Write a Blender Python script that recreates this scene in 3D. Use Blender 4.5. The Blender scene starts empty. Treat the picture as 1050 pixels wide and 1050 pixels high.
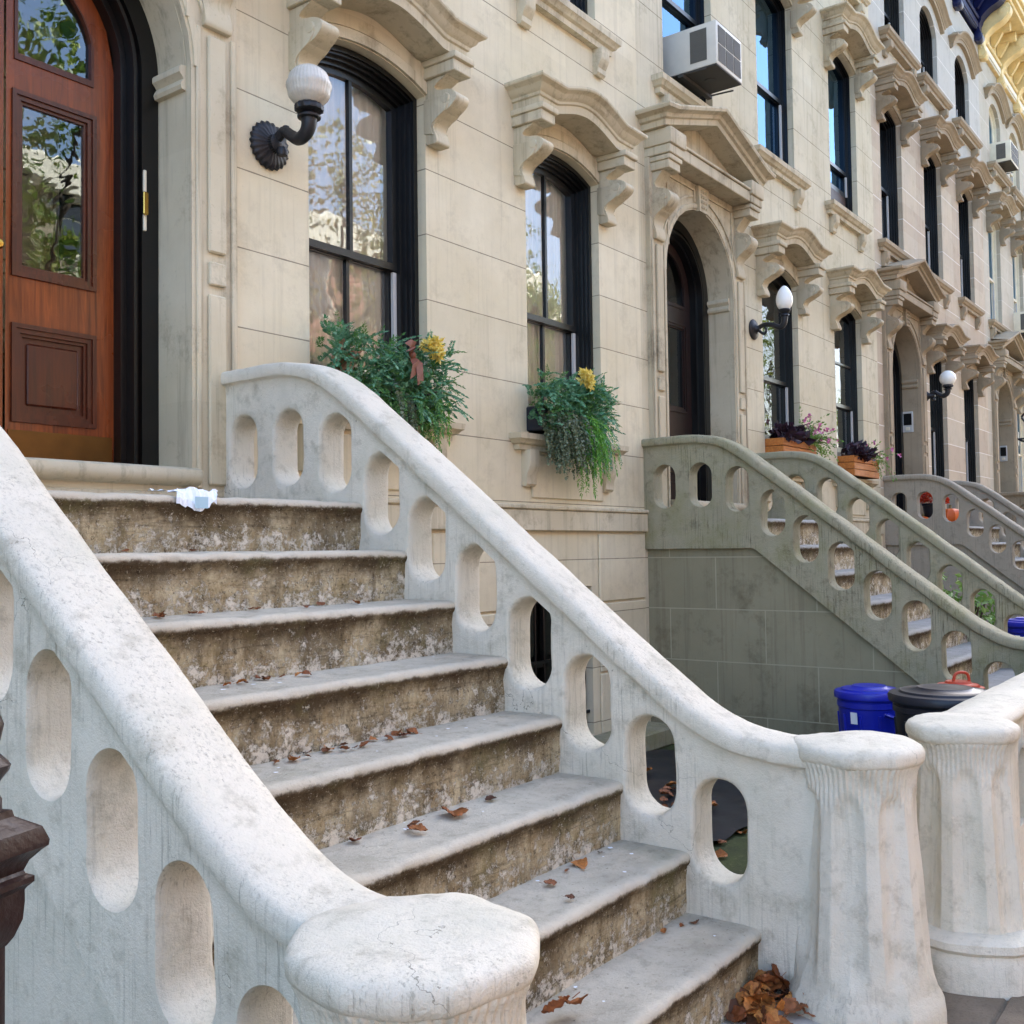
import bpy, bmesh, math, random
from mathutils import Vector, Matrix, noise
R = math.radians
random.seed(11)
S = bpy.context.scene
COL = S.collection

# ------------------------------------------------------------------ objects
def wloc(o):
    v = Vector((0, 0, 0))
    while o is not None:
        v = v + o.location
        o = o.parent
    return v

def thing(name, label, cat, loc, group=None, kind=None):
    o = bpy.data.objects.new(name, None)
    o.empty_display_size = .1
    COL.objects.link(o)
    o.location = loc
    o['label'] = label
    o['category'] = cat
    if group: o['group'] = group
    if kind: o['kind'] = kind
    return o

def obj(name, bm, mat, parent=None, smooth=None, origin=None, jit=0, jscale=6):
    """link a bmesh (world coordinates) as one mesh object below parent"""
    if isinstance(bm, MB): bm = bm.bm
    bmesh.ops.recalc_face_normals(bm, faces=bm.faces)
    if name in ('pane', 'door_glass', 'fan_glass', 'door_surround'):        # glass faces the street
        for f in bm.faces:
            f.normal_update()
            if f.normal.y > .5: f.normal_flip()
    if jit:
        bm.normal_update()
        mv = []
        for v in bm.verts:
            a = noise.noise(v.co * jscale) * jit + noise.noise(v.co * jscale * 3.7 + Vector((9, 3, 5))) * jit * .35
            mv.append(v.normal * a)
        for v, m in zip(bm.verts, mv): v.co += m
    me = bpy.data.meshes.new(name)
    o = bpy.data.objects.new(name, me)
    COL.objects.link(o)
    if parent is not None:
        o.parent = parent
        off = wloc(parent)
    else:
        off = Vector((0, 0, 0))
    if origin is not None:
        o.location = Vector(origin) - off
        off = Vector(origin)
    bmesh.ops.translate(bm, vec=-off, verts=bm.verts)
    bm.to_mesh(me)
    bm.free()
    for m in (mat if isinstance(mat, (list, tuple)) else [mat]): me.materials.append(m)
    if smooth is not None:
        for p in me.polygons: p.use_smooth = True
        if smooth < 179: me.set_sharp_from_angle(angle=R(smooth))
    return o

def copy_tree(o, parent=None):
    c = o.copy()
    COL.objects.link(c)
    c.parent = parent
    for ch in list(o.children): copy_tree(ch, c)
    return c

class MB:
    def __init__(s): s.bm = bmesh.new()
    def quad(s, *p, m=0):
        try:
            f = s.bm.faces.new([s.bm.verts.new(Vector(q)) for q in p]); f.material_index = m
            return f
        except ValueError: pass
    def box(s, x0, x1, y0, y1, z0, z1, bev=0, seg=1):
        r = bmesh.ops.create_cube(s.bm, size=1)
        for v in r['verts']:
            v.co = Vector((x0 + (v.co.x + .5) * (x1 - x0), y0 + (v.co.y + .5) * (y1 - y0), z0 + (v.co.z + .5) * (z1 - z0)))
        if bev:
            es = list({e for v in r['verts'] for e in v.link_edges})
            bmesh.ops.bevel(s.bm, geom=es, offset=bev, segments=seg, profile=.5, affect='EDGES')
        return s
    def grid(s, rows, closed=False, m=0):
        vs = [[s.bm.verts.new(Vector(p)) for p in r] for r in rows]
        n = len(rows[0])
        for i in range(len(rows) - 1):
            for j in range(n if closed else n - 1):
                k = (j + 1) % n
                try:
                    f = s.bm.faces.new((vs[i][j], vs[i][k], vs[i + 1][k], vs[i + 1][j])); f.material_index = m
                except ValueError: pass
        return vs
    def cap(s, vs, m=0):
        try:
            f = s.bm.faces.new(vs); f.material_index = m
        except ValueError: pass
    def poly(s, pts, m=0): s.cap([s.bm.verts.new(Vector(p)) for p in pts], m)
    def tube(s, pts, rad, seg=10, caps=True):
        pts = [Vector(p) for p in pts]
        rows = []
        up = Vector((0.03, .05, 1)).normalized()
        for i, p in enumerate(pts):
            t = (pts[min(i + 1, len(pts) - 1)] - pts[max(i - 1, 0)]).normalized()
            a = t.cross(up)
            if a.length < .05: a = t.cross(Vector((1, 0, 0)))
            a.normalize(); b = t.cross(a)
            r = rad[i] if isinstance(rad, (list, tuple)) else rad
            rows.append([p + (a * math.cos(2 * math.pi * k / seg) + b * math.sin(2 * math.pi * k / seg)) * r for k in range(seg)])
        vs = s.grid(rows, True)
        if caps: s.cap(vs[0]); s.cap(vs[-1])
        return s
    def lathe(s, prof, c, axis='z', seg=24, mod=None):
        rows = []
        for (r, h) in prof:
            row = []
            for k in range(seg):
                a = 2 * math.pi * k / seg
                rr = r * (mod(a, h) if mod else 1)
                u, v = rr * math.cos(a), rr * math.sin(a)
                row.append({'z': (c[0] + u, c[1] + v, c[2] + h), 'y': (c[0] + u, c[1] + h, c[2] + v), 'x': (c[0] + h, c[1] + u, c[2] + v)}[axis])
            rows.append(row)
        vs = s.grid(rows, True)
        s.cap(vs[0]); s.cap(vs[-1])
        return s
    def prism(s, poly, x0, x1, bev=0):
        """(y,z) outline extruded along x"""
        a = [s.bm.verts.new((x0, p[0], p[1])) for p in poly]
        b = [s.bm.verts.new((x1, p[0], p[1])) for p in poly]
        n = len(poly)
        fs = []
        fs.append(s.bm.faces.new(a)); fs.append(s.bm.faces.new(b[::-1]))
        for i in range(n): fs.append(s.bm.faces.new((a[i], b[i], b[(i + 1) % n], a[(i + 1) % n])))
        if bev:
            es = [e for e in {e for f in fs[:2] for e in f.edges}]
            bmesh.ops.bevel(s.bm, geom=es, offset=bev, segments=2, profile=.5, affect='EDGES')
        return s
    def weld(s, d=.0005):
        bmesh.ops.remove_doubles(s.bm, verts=s.bm.verts, dist=d); return s

def crom(P, n):
    """Catmull-Rom through tuples, n samples a span"""
    out = []
    for i in range(len(P) - 1):
        p0, p1, p2, p3 = P[max(i - 1, 0)], P[i], P[i + 1], P[min(i + 2, len(P) - 1)]
        for k in range(n):
            t = k / n
            out.append(tuple(.5 * (2 * b + (c - a) * t + (2 * a - 5 * b + 4 * c - d) * t * t + (3 * b - a - 3 * c + d) * t ** 3) for a, b, c, d in zip(p0, p1, p2, p3)))
    out.append(tuple(P[-1]))
    return out

# ------------------------------------------------------------------ materials
def lin(r, g, b):
    f = lambda c: (c / 255 / 12.92) if c <= 10 else ((c / 255 + .055) / 1.055) ** 2.4
    return (f(r), f(g), f(b), 1)

class NT:
    def __init__(s, name):
        s.m = bpy.data.materials.new(name); s.m.use_nodes = True
        s.t = s.m.node_tree; s.t.nodes.clear()
        s.out = s.n('ShaderNodeOutputMaterial')
        s.co = s.n('ShaderNodeTexCoord').outputs['Object']
    def n(s, k, **kw):
        x = s.t.nodes.new(k)
        for a, v in kw.items(): setattr(x, a, v)
        return x
    def l(s, a, b): s.t.links.new(a, b)
    def put(s, sock, v):
        if hasattr(v, 'is_output') or isinstance(v, bpy.types.NodeSocket): s.l(v, sock)
        else: sock.default_value = v
    def noise(s, scale, detail=4, rough=.55, co=None, stretch=None, dist=0):
        x = s.n('ShaderNodeTexNoise')
        x.inputs['Scale'].default_value = scale; x.inputs['Detail'].default_value = detail
        x.inputs['Roughness'].default_value = rough; x.inputs['Distortion'].default_value = dist
        c = co or s.co
        if stretch:
            mp = s.n('ShaderNodeMapping'); mp.inputs['Scale'].default_value = stretch
            s.l(c, mp.inputs['Vector']); c = mp.outputs[0]
        s.l(c, x.inputs['Vector'])
        return x.outputs[0]
    def ramp(s, f, stops):
        x = s.n('ShaderNodeValToRGB')
        e = x.color_ramp.elements
        while len(e) < len(stops): e.new(.5)
        for q, (p, c) in zip(e, stops):
            q.position = p; q.color = c if hasattr(c, '__len__') else (c, c, c, 1)
        s.l(f, x.inputs[0])
        return x.outputs[0]
    def mix(s, f, a, b, mode='MIX'):
        x = s.n('ShaderNodeMix', data_type='RGBA', blend_type=mode)
        s.put(x.inputs[0], f); s.put(x.inputs[6], a); s.put(x.inputs[7], b)
        return x.outputs[2]
    def math(s, op, a, b=None, c=None):
        x = s.n('ShaderNodeMath', operation=op)
        s.put(x.inputs[0], a)
        if b is not None: s.put(x.inputs[1], b)
        if c is not None: s.put(x.inputs[2], c)
        return x.outputs[0]
    def sep(s):
        x = s.n('ShaderNodeSeparateXYZ'); s.l(s.co, x.inputs[0]); return x.outputs
    def bump(s, h, strength=.3, dist=.01, nrm=None):
        x = s.n('ShaderNodeBump'); x.inputs['Strength'].default_value = strength; x.inputs['Distance'].default_value = dist
        s.l(h, x.inputs['Height'])
        if nrm is not None: s.l(nrm, x.inputs['Normal'])
        return x.outputs[0]
    def pbr(s, col, rough=.8, nrm=None, metal=0, spec=.3, **kw):
        x = s.n('ShaderNodeBsdfPrincipled')
        s.put(x.inputs['Base Color'], col); s.put(x.inputs['Roughness'], rough); s.put(x.inputs['Metallic'], metal)
        x.inputs['Specular IOR Level'].default_value = spec
        if nrm is not None: s.l(nrm, x.inputs['Normal'])
        for k, v in kw.items(): s.put(x.inputs[k.replace('_', ' ')], v)
        s.l(x.outputs[0], s.out.inputs[0])
        return s.m

def mixc(c, k, t=(0, 0, 0)): return tuple(c[i] * (1 - k) + t[i] * k for i in range(3)) + (1,)
def mul(c, k): return (c[0] * k, c[1] * k, c[2] * k, 1)

def m_facade(name, base, alt, joint, jcol, z0=0.0, jw=.0035, patch=None, grime=.35, upper=None, vert=0):
    t = NT(name)
    x, y, z = t.sep()
    big = t.noise(1.1, 5, .6)
    mid = t.noise(5, 6, .65)
    fine = t.noise(60, 5, .7)
    col = t.mix(t.ramp(big, [(.35, 0), (.65, 1)]), base, alt)
    col = t.mix(t.math('MULTIPLY', t.ramp(mid, [(.45, 0), (.75, 1)]), .35), col, mul(base, .74))
    # course lines: two storeys of courses, each with its own height
    lo = t.math('ABSOLUTE', t.math('SUBTRACT', t.math('MODULO', t.math('ADD', z, 10 * .434 - 2.38 + .217), .434), .217))
    hi = t.math('ABSOLUTE', t.math('SUBTRACT', t.math('MODULO', t.math('ADD', z, 20 * .472 - 6.935 + .236), .472), .236))
    sel = t.math('GREATER_THAN', z, 5.25)
    dd = t.math('ADD', t.math('MULTIPLY', lo, t.math('SUBTRACT', 1, sel)), t.math('MULTIPLY', hi, sel))
    wob = t.math('MULTIPLY', t.math('SUBTRACT', t.noise(9, 3), .5), .004)
    line = t.math('LESS_THAN', t.math('ADD', dd, wob), jw)
    if vert:
        par = t.math('MULTIPLY', t.math('MODULO', t.math('FLOOR', t.math('DIVIDE', t.math('ADD', z, 10 * .434 - 2.38), .434)), 2), vert * .5)
        vv = t.math('ABSOLUTE', t.math('SUBTRACT', t.math('MODULO', t.math('ADD', t.math('ADD', y, par), 20 * vert), vert), vert / 2))
        line = t.math('MAXIMUM', line, t.math('LESS_THAN', t.math('ADD', vv, wob), jw))
    # each course a touch different
    idx = t.math('FLOOR', t.math('DIVIDE', t.math('ADD', z, 10 * .434 - 2.38), .434))
    wn = t.n('ShaderNodeTexWhiteNoise', noise_dimensions='2D')
    cb = t.n('ShaderNodeCombineXYZ'); t.l(idx, cb.inputs[0]); t.l(t.math('FLOOR', t.math('DIVIDE', x, 1.08)), cb.inputs[1]); t.l(cb.outputs[0], wn.inputs['Vector'])
    if patch:
        col = t.mix(t.math('MULTIPLY', t.ramp(wn.outputs[0], [(.35, 0), (.75, 1)]), .6), col, patch)
    else:
        col = t.mix(t.math('MULTIPLY', wn.outputs[0], .26), col, mul(alt, .72))
    if upper: col = t.mix(t.ramp(t.math('ADD', t.math('MULTIPLY', z, .1), t.math('MULTIPLY', x, .012)), [(.885, 0), (.90, 1)]), col, upper)
    # rain streaks and soot
    st = t.noise(1, 5, .7, stretch=(14, 14, .55))
    col = t.mix(t.math('MULTIPLY', t.ramp(st, [(.52, 0), (.74, 1)]), grime), col, lin(118, 108, 90))
    so = t.noise(2.6, 8, .75)
    col = t.mix(t.math('MULTIPLY', t.ramp(so, [(.53, 0), (.76, 1)]), min(1, grime * 1.25)), col, lin(100, 88, 68))
    sp = t.noise(38, 3, .8)
    col = t.mix(t.math('MULTIPLY', t.ramp(sp, [(.62, 0), (.74, 1)]), .25), col, lin(110, 100, 84))
    if joint: col = t.mix(t.math('MULTIPLY', line, .8), col, jcol)
    h = t.math('ADD', t.math('MULTIPLY', fine, .35), t.math('MULTIPLY', mid, .5))
    if joint: h = t.math('SUBTRACT', h, t.math('MULTIPLY', line, .8))
    return t.pbr(col, .86, t.bump(h, .35, .006), spec=.2)

def m_stucco(name, base, dirt, dirtamt, moss=None, mossamt=0, streak=.25, rough=.8, bs=.6):
    """lumpy painted masonry of the stoops"""
    t = NT(name)
    b1 = t.noise(2.2, 6, .65); b2 = t.noise(11, 6, .7); b3 = t.noise(75, 4, .7); b4 = t.noise(200, 3, .6)
    col = t.mix(t.ramp(b1, [(.3, 0), (.7, 1)]), base, mul(base, .86))
    col = t.mix(t.math('MULTIPLY', t.ramp(b2, [(.53, 0), (.72, 1)]), dirtamt), col, dirt)
    st = t.noise(1, 6, .75, stretch=(26, 26, 1.1))
    col = t.mix(t.math('MULTIPLY', t.ramp(st, [(.56, 0), (.72, 1)]), streak), col, mul(dirt, .7))
    dr = t.noise(1, 4, .8, stretch=(85, 85, 2.4))
    msk = t.ramp(t.noise(1.7, 4, .6), [(.46, 0), (.6, 1)])
    col = t.mix(t.math('MULTIPLY', t.math('MULTIPLY', t.ramp(dr, [(.54, 0), (.66, 1)]), msk), min(1, streak * 1.5)), col, mul(dirt, .45))
    sp = t.noise(48, 2, .6)
    col = t.mix(t.math('MULTIPLY', t.math('MULTIPLY', t.ramp(sp, [(.70, 0), (.76, 1)]), t.ramp(t.noise(2.6, 3), [(.5, 0), (.6, 1)])), .55), col, mul(dirt, .5))
    vo = t.n('ShaderNodeTexVoronoi', feature='DISTANCE_TO_EDGE'); vo.inputs['Scale'].default_value = 1.1
    va = t.n('ShaderNodeVectorMath', operation='ADD'); vn = t.n('ShaderNodeTexNoise'); vn.inputs['Scale'].default_value = 5; vn.inputs['Detail'].default_value = 6
    t.l(t.co, vn.inputs['Vector']); vs_ = t.n('ShaderNodeVectorMath', operation='SCALE'); vs_.inputs['Scale'].default_value = .35
    t.l(vn.outputs[1], vs_.inputs[0]); t.l(t.co, va.inputs[0]); t.l(vs_.outputs[0], va.inputs[1]); t.l(va.outputs[0], vo.inputs['Vector'])
    crk = t.math('MULTIPLY', t.math('LESS_THAN', vo.outputs[0], .0009), t.ramp(t.noise(.9, 2), [(.585, 0), (.61, 1)]))
    col = t.mix(t.math('MULTIPLY', crk, .6), col, mul(dirt, .4))
    if moss:
        col = t.mix(t.math('MULTIPLY', t.ramp(t.noise(3.1, 7, .7), [(.45, 0), (.68, 1)]), mossamt), col, moss)
    h = t.math('ADD', t.math('MULTIPLY', b3, .55), t.math('ADD', t.math('MULTIPLY', b2, .6), t.math('MULTIPLY', b4, .25)))
    return t.pbr(col, rough, t.bump(h, bs, .012), spec=.2)

def m_plain(name, c, rough=.5, metal=0, bscale=40, bstr=.1, var=.2, spec=.4, **kw):
    t = NT(name)
    n1 = t.noise(6, 5, .6)
    col = t.mix(t.ramp(n1, [(.3, 0), (.7, 1)]), c, mul(c, 1 - var))
    return t.pbr(col, rough, t.bump(t.noise(bscale, 4), bstr, .004), metal, spec, **kw)

def m_leaf(name, a, b, rough=.5):
    t = NT(name)
    g = t.n('ShaderNodeNewGeometry')
    col = t.mix(g.outputs['Random Per Island'], a, b)
    col = t.mix(t.math('MULTIPLY', t.noise(60, 3), .3), col, mul(a, .5))
    d = t.n('ShaderNodeBsdfPrincipled'); t.put(d.inputs['Base Color'], col); d.inputs['Roughness'].default_value = rough
    tr = t.n('ShaderNodeBsdfTranslucent'); t.put(tr.inputs[0], col)
    mx = t.n('ShaderNodeMixShader'); mx.inputs[0].default_value = .25
    t.l(d.outputs[0], mx.inputs[1]); t.l(tr.outputs[0], mx.inputs[2]); t.l(mx.outputs[0], t.out.inputs[0])
    return t.m

def m_wood(name, a, b, rough=.35, stretch=(30, 30, 1.6)):
    t = NT(name)
    g = t.noise(1, 8, .7, stretch=stretch, dist=1.2)
    g2 = t.noise(2, 4, .6)
    col = t.mix(t.ramp(g, [(.32, 0), (.68, 1)]), a, b)
    col = t.mix(t.math('MULTIPLY', t.ramp(g2, [(.45, 0), (.7, 1)]), .5), col, mul(a, .55))
    return t.pbr(col, t.ramp(g2, [(.3, rough), (.7, rough + .2)]), t.bump(g, .12, .003), spec=.4)

def m_glass(name, ior=1.75, tint=(.93, .96, .97, 1), wob=.35, gcol=(1, 1, 1, 1)):
    t = NT(name)
    nb = t.bump(t.noise(2.3, 3, .5, dist=.6), wob, .012)
    gl = t.n('ShaderNodeBsdfGlossy'); gl.inputs['Roughness'].default_value = .012; gl.inputs['Color'].default_value = gcol
    t.l(nb, gl.inputs['Normal'])
    tr = t.n('ShaderNodeBsdfTransparent'); tr.inputs[0].default_value = tint
    fr = t.n('ShaderNodeFresnel'); fr.inputs['IOR'].default_value = ior
    mx = t.n('ShaderNodeMixShader')
    t.l(fr.outputs[0], mx.inputs[0]); t.l(tr.outputs[0], mx.inputs[1]); t.l(gl.outputs[0], mx.inputs[2]); t.l(mx.outputs[0], t.out.inputs[0])
    return t.m

M = {}
M['wall1'] = m_facade('cream_stone', lin(220, 210, 184), lin(207, 195, 165), 1, lin(112, 102, 86), grime=.27)
M['wall2'] = m_facade('tan_stone', lin(207, 198, 174), lin(195, 184, 156), 1, lin(100, 90, 74), grime=.5)
M['wall3'] = m_facade('pinkish_stone', lin(190, 175, 152), lin(182, 170, 152), 1, lin(222, 217, 208), jw=.006, patch=lin(170, 151, 131), grime=.35, upper=lin(178, 174, 164))
M['wall4'] = m_facade('grey_stone', lin(190, 182, 164), lin(178, 169, 150), 1, lin(208, 202, 190), jw=.005, grime=.3)
M['trim1'] = m_facade('cream_trim', lin(210, 200, 175), lin(194, 182, 154), 0, None, grime=.62)
M['trim2'] = m_facade('tan_trim', lin(198, 187, 162), lin(183, 169, 142), 0, None, grime=.75)
M['trim3'] = m_facade('brown_trim', lin(166, 150, 126), lin(150, 134, 112), 0, None, grime=.5)
M['trim4'] = m_facade('grey_trim', lin(170, 155, 130), lin(150, 138, 118), 0, None, grime=.55)
M['stoop1'] = m_stucco('white_stucco', lin(219, 210, 192), lin(132, 122, 100), .5, moss=lin(160, 160, 138), mossamt=.28, streak=.30)
M['stoop2'] = m_stucco('olive_stucco', lin(160, 153, 128), lin(84, 77, 56), .55, moss=lin(124, 122, 74), mossamt=.5, streak=.6)
M['stoop3'] = m_stucco('brown_stucco', lin(160, 150, 134), lin(96, 86, 72), .4, streak=.4)
M['stoop4'] = m_stucco('dun_stucco', lin(140, 126, 106), lin(92, 82, 68), .4, streak=.4)
M['black'] = m_plain('black_paint', lin(13, 13, 14), .3, bscale=25, bstr=.12, var=.5, spec=.5)
M['darkleaf'] = m_wood('dark_mahogany', lin(36, 13, 9), lin(18, 8, 6), .3)
M['navy'] = m_plain('navy_paint', lin(22, 30, 78), .35, var=.4)
M['yellow'] = m_plain('yellow_paint', lin(232, 208, 150), .6, var=.25)
M['ivory'] = m_plain('ivory_paint', lin(228, 220, 196), .6, var=.15)
M['iron'] = m_plain('cast_iron', lin(44, 44, 48), .45, metal=.3, bscale=60, bstr=.4, var=.4)
M['redironA'] = m_plain('red_brown_iron', lin(40, 19, 17), .38, bscale=50, bstr=.5, var=.5)
M['door'] = m_wood('varnished_oak', lin(146, 72, 32), lin(80, 35, 15), .14)
M['doorp'] = m_wood('varnished_panel', lin(92, 42, 22), lin(56, 24, 13), .22)
M['brass'] = m_plain('brass', lin(200, 160, 80), .25, metal=1, var=.3)
M['kick'] = m_plain('tarnished_brass', lin(120, 82, 36), .38, metal=.6, var=.4)
M['glass'] = m_glass('old_glass', 2.05, (.98, .99, 1, 1), .17, (.86, .94, 1, 1))  # faint blue gloss colour painted in for cooler reflections
M['glassd'] = m_glass('storm_glass', 1.6, (.72, .75, .78, 1), .2)
M['glassb'] = m_glass('sky_tinted_glass', 2.8, (.5, .6, .72, 1), .12, (.38, .66, 1, 1))  # blue sky reflection is put into the gloss colour
M['tanframe'] = m_plain('tan_frame', lin(150, 128, 92), .5)
M['curtain'] = m_plain('white_voile', lin(243, 243, 241), .9, bscale=80, bstr=.05, var=.08)
M['shade'] = m_plain('grey_blind', lin(120, 122, 124), .9, var=.1)
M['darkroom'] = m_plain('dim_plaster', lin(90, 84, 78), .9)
M['roof'] = m_plain('tar_roof', lin(60, 58, 56), .9)
M['jambgrey'] = m_plain('aluminium_liner', lin(190, 190, 188), .4, var=.1)
M['brownpanel'] = m_plain('brown_panel', lin(70, 52, 46), .5)
M['acwhite'] = m_plain('cream_enamel', lin(206, 202, 190), .45, var=.12)
M['acgrille'] = m_plain('grille_grey', lin(96, 94, 88), .6, bscale=160, bstr=.6)
M['acdark'] = m_plain('dark_underside', lin(66, 62, 56), .7)
M['plastic_blue'] = m_plain('blue_plastic', lin(26, 40, 170), .35, bscale=90, bstr=.12, var=.2)
M['plastic_black'] = m_plain('black_plastic', lin(34, 37, 48), .38, bscale=90, bstr=.12, var=.3)
M['plastic_red'] = m_plain('red_plastic', lin(196, 74, 48), .4, var=.25)
M['cedar'] = m_wood('cedar_board', lin(190, 120, 52), lin(150, 84, 34), .55, (3, 30, 30))
M['paper'] = m_plain('white_paper', lin(232, 236, 242), .8, var=.08)
M['bluetint'] = m_plain('pale_blue_print', lin(170, 200, 214), .8, var=.1)
M['pumpkin'] = m_plain('pumpkin_skin', lin(214, 96, 24), .45, var=.25)
M['stemc'] = m_plain('dry_stem', lin(110, 96, 60), .8)
M['bark'] = m_plain('bark', lin(84, 72, 60), .9, bscale=20, bstr=.8)
M['pine'] = m_leaf('pine_green', lin(60, 116, 62), lin(110, 156, 82))
M['cedarleaf'] = m_leaf('cedar_teal', lin(72, 132, 96), lin(132, 178, 142))
M['ivyleaf'] = m_leaf('dusty_leaf', lin(74, 94, 68), lin(122, 132, 104))
M['brightleaf'] = m_leaf('bright_leaf', lin(74, 144, 42), lin(128, 180, 70))
M['purple'] = m_leaf('purple_leaf', lin(34, 22, 34), lin(66, 44, 58))
M['trailleaf'] = m_leaf('trailing_leaf', lin(92, 132, 58), lin(138, 164, 82))
M['pink'] = m_leaf('pink_petal', lin(206, 90, 150), lin(222, 150, 190))
M['yellowpetal'] = m_leaf('yellow_petal', lin(232, 204, 84), lin(246, 232, 150))
M['redpetal'] = m_leaf('red_petal', lin(180, 40, 24), lin(216, 84, 40))
M['ribbon'] = m_plain('brown_ribbon', lin(124, 74, 56), .5)
M['orangeleaf'] = m_leaf('orange_leaf', lin(176, 116, 92), lin(206, 160, 136))
M['autumn1'] = m_leaf('autumn_leaf', lin(112, 128, 52), lin(190, 168, 84))
M['autumn2'] = m_leaf('late_leaf', lin(84, 120, 40), lin(150, 160, 60))
M['brick'] = m_plain('red_brick', lin(168, 112, 88), .85, bscale=12, var=.3)
M['brick2'] = m_plain('brown_brick', lin(172, 156, 134), .85, bscale=12, var=.3)
M['asphalt'] = m_plain('asphalt', lin(70, 70, 72), .9, bscale=120, bstr=.5, var=.25)
M['oppwin'] = m_plain('far_window', lin(60, 70, 80), .15, var=.2)
M['globe'] = m_plain('milk_glass', lin(236, 234, 228), .25, bscale=30, bstr=.05, var=.05)
M['tarp'] = m_plain('black_sheet', lin(30, 32, 40), .4, bscale=7, bstr=.9, var=.4)

def m_deadleaf(name, a, b):
    t = NT(name)
    oi = t.n('ShaderNodeObjectInfo')
    col = t.mix(oi.outputs['Random'], a, b)
    col = t.mix(t.math('MULTIPLY', t.ramp(t.noise(45, 5, .7), [(.4, 0), (.7, 1)]), .6), col, mul(a, .35))
    return t.pbr(col, .6, t.bump(t.noise(70, 4), .5, .004), spec=.3)
M['dead'] = m_deadleaf('dead_leaf', lin(120, 64, 30), lin(210, 138, 70))
M['dead2'] = m_deadleaf('dark_dead_leaf', lin(80, 50, 34), lin(158, 98, 60))

def m_step(name, base, worn=1.0):
    """painted tread above, bare stained riser below a ragged edge"""
    t = NT(name)
    x, y, z = t.sep()
    oi = t.n('ShaderNodeObjectInfo'); cx = t.n('ShaderNodeCombineXYZ'); t.l(t.math('MULTIPLY', oi.outputs['Random'], 37), cx.inputs[0]); t.l(t.math('MULTIPLY', oi.outputs['Random'], 11), cx.inputs[1])
    ad = t.n('ShaderNodeVectorMath', operation='ADD'); t.l(t.co, ad.inputs[0]); t.l(cx.outputs[0], ad.inputs[1]); t.co = ad.outputs[0]
    n = t.noise(3, 7, .7); f = t.noise(90, 5, .75); g = t.noise(14, 8, .78)
    col = t.mix(t.ramp(n, [(.35, 0), (.65, 1)]), mul(base, .80), mul(base, .60))
    col = t.mix(t.math('MULTIPLY', t.ramp(g, [(.5, 0), (.68, 1)]), .45), col, lin(112, 106, 94))
    col = t.mix(t.math('MULTIPLY', t.ramp(t.noise(60, 3, .7), [(.64, 0), (.71, 1)]), .6), col, lin(72, 66, 54))
    col = t.mix(t.math('MULTIPLY', t.ramp(t.noise(2, 5, .7), [(.52, 0), (.70, 1)]), .4), col, lin(128, 130, 106))
    # rubbed pale lip along the edge
    lip = t.ramp(t.math('ADD', t.math('MULTIPLY', y, -1), t.math('MULTIPLY', t.math('SUBTRACT', g, .5), .10)), [(-.0, 0), (.02, 1)])
    lipm = t.ramp(t.math('ADD', y, t.math('MULTIPLY', t.math('SUBTRACT', t.noise(10, 6, .75), .5), .10)), [(.015, 1), (.05, 0)])
    col = t.mix(t.math('MULTIPLY', lipm, .5), col, mul(base, .9))
    # riser
    wob = t.math('MULTIPLY', t.math('SUBTRACT', t.noise(6, 6, .75), .5), .14)
    zz = t.math('ADD', z, wob)
    r = t.mix(t.ramp(t.noise(8, 8, .8), [(.38, 0), (.62, 1)]), lin(198, 184, 152), lin(150, 130, 96))
    st = t.noise(1, 7, .8, stretch=(13, 13, 2.6))
    r = t.mix(t.math('MULTIPLY', t.ramp(st, [(.46, 0), (.62, 1)]), .65), r, lin(92, 76, 52))
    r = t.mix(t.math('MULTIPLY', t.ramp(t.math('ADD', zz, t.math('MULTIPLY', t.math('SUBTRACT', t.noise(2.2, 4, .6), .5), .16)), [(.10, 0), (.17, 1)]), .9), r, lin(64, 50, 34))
    r = t.mix(t.math('MULTIPLY', t.ramp(t.noise(2.6, 5, .65), [(.50, 0), (.60, 1)]), .55), r, lin(72, 58, 40))
    hz = t.noise(1, 6, .8, stretch=(3, 3, 42))
    r = t.mix(t.math('MULTIPLY', t.ramp(hz, [(.52, 0), (.64, 1)]), .55), r, lin(56, 44, 30))
    r = t.mix(t.math('MULTIPLY', t.ramp(t.noise(4, 5, .7), [(.54, 0), (.68, 1)]), .4), r, lin(116, 114, 78))
    wh = t.math('MULTIPLY', t.ramp(t.math('SUBTRACT', t.noise(17, 10, .86), t.math('MULTIPLY', t.math('SUBTRACT', z, .05), .75)), [(.50, 0), (.545, 1)]), .9)
    r = t.mix(wh, r, lin(216, 208, 192))
    r = t.mix(t.math('MULTIPLY', t.ramp(t.noise(52, 5, .85), [(.55, 0), (.63, 1)]), .75), r, lin(46, 37, 26))
    r = t.mix(t.math('MULTIPLY', t.ramp(t.noise(75, 4, .85), [(.60, 0), (.66, 1)]), .6), r, lin(202, 192, 168))
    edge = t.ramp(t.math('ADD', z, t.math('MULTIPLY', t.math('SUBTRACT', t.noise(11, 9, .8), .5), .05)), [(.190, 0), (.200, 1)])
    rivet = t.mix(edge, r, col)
    hgt = t.math('ADD', t.math('ADD', t.math('MULTIPLY', f, .5), g), t.math('MULTIPLY', wh, .3))
    return t.pbr(rivet, .9, t.bump(hgt, .8, .009), spec=.15)
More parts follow.
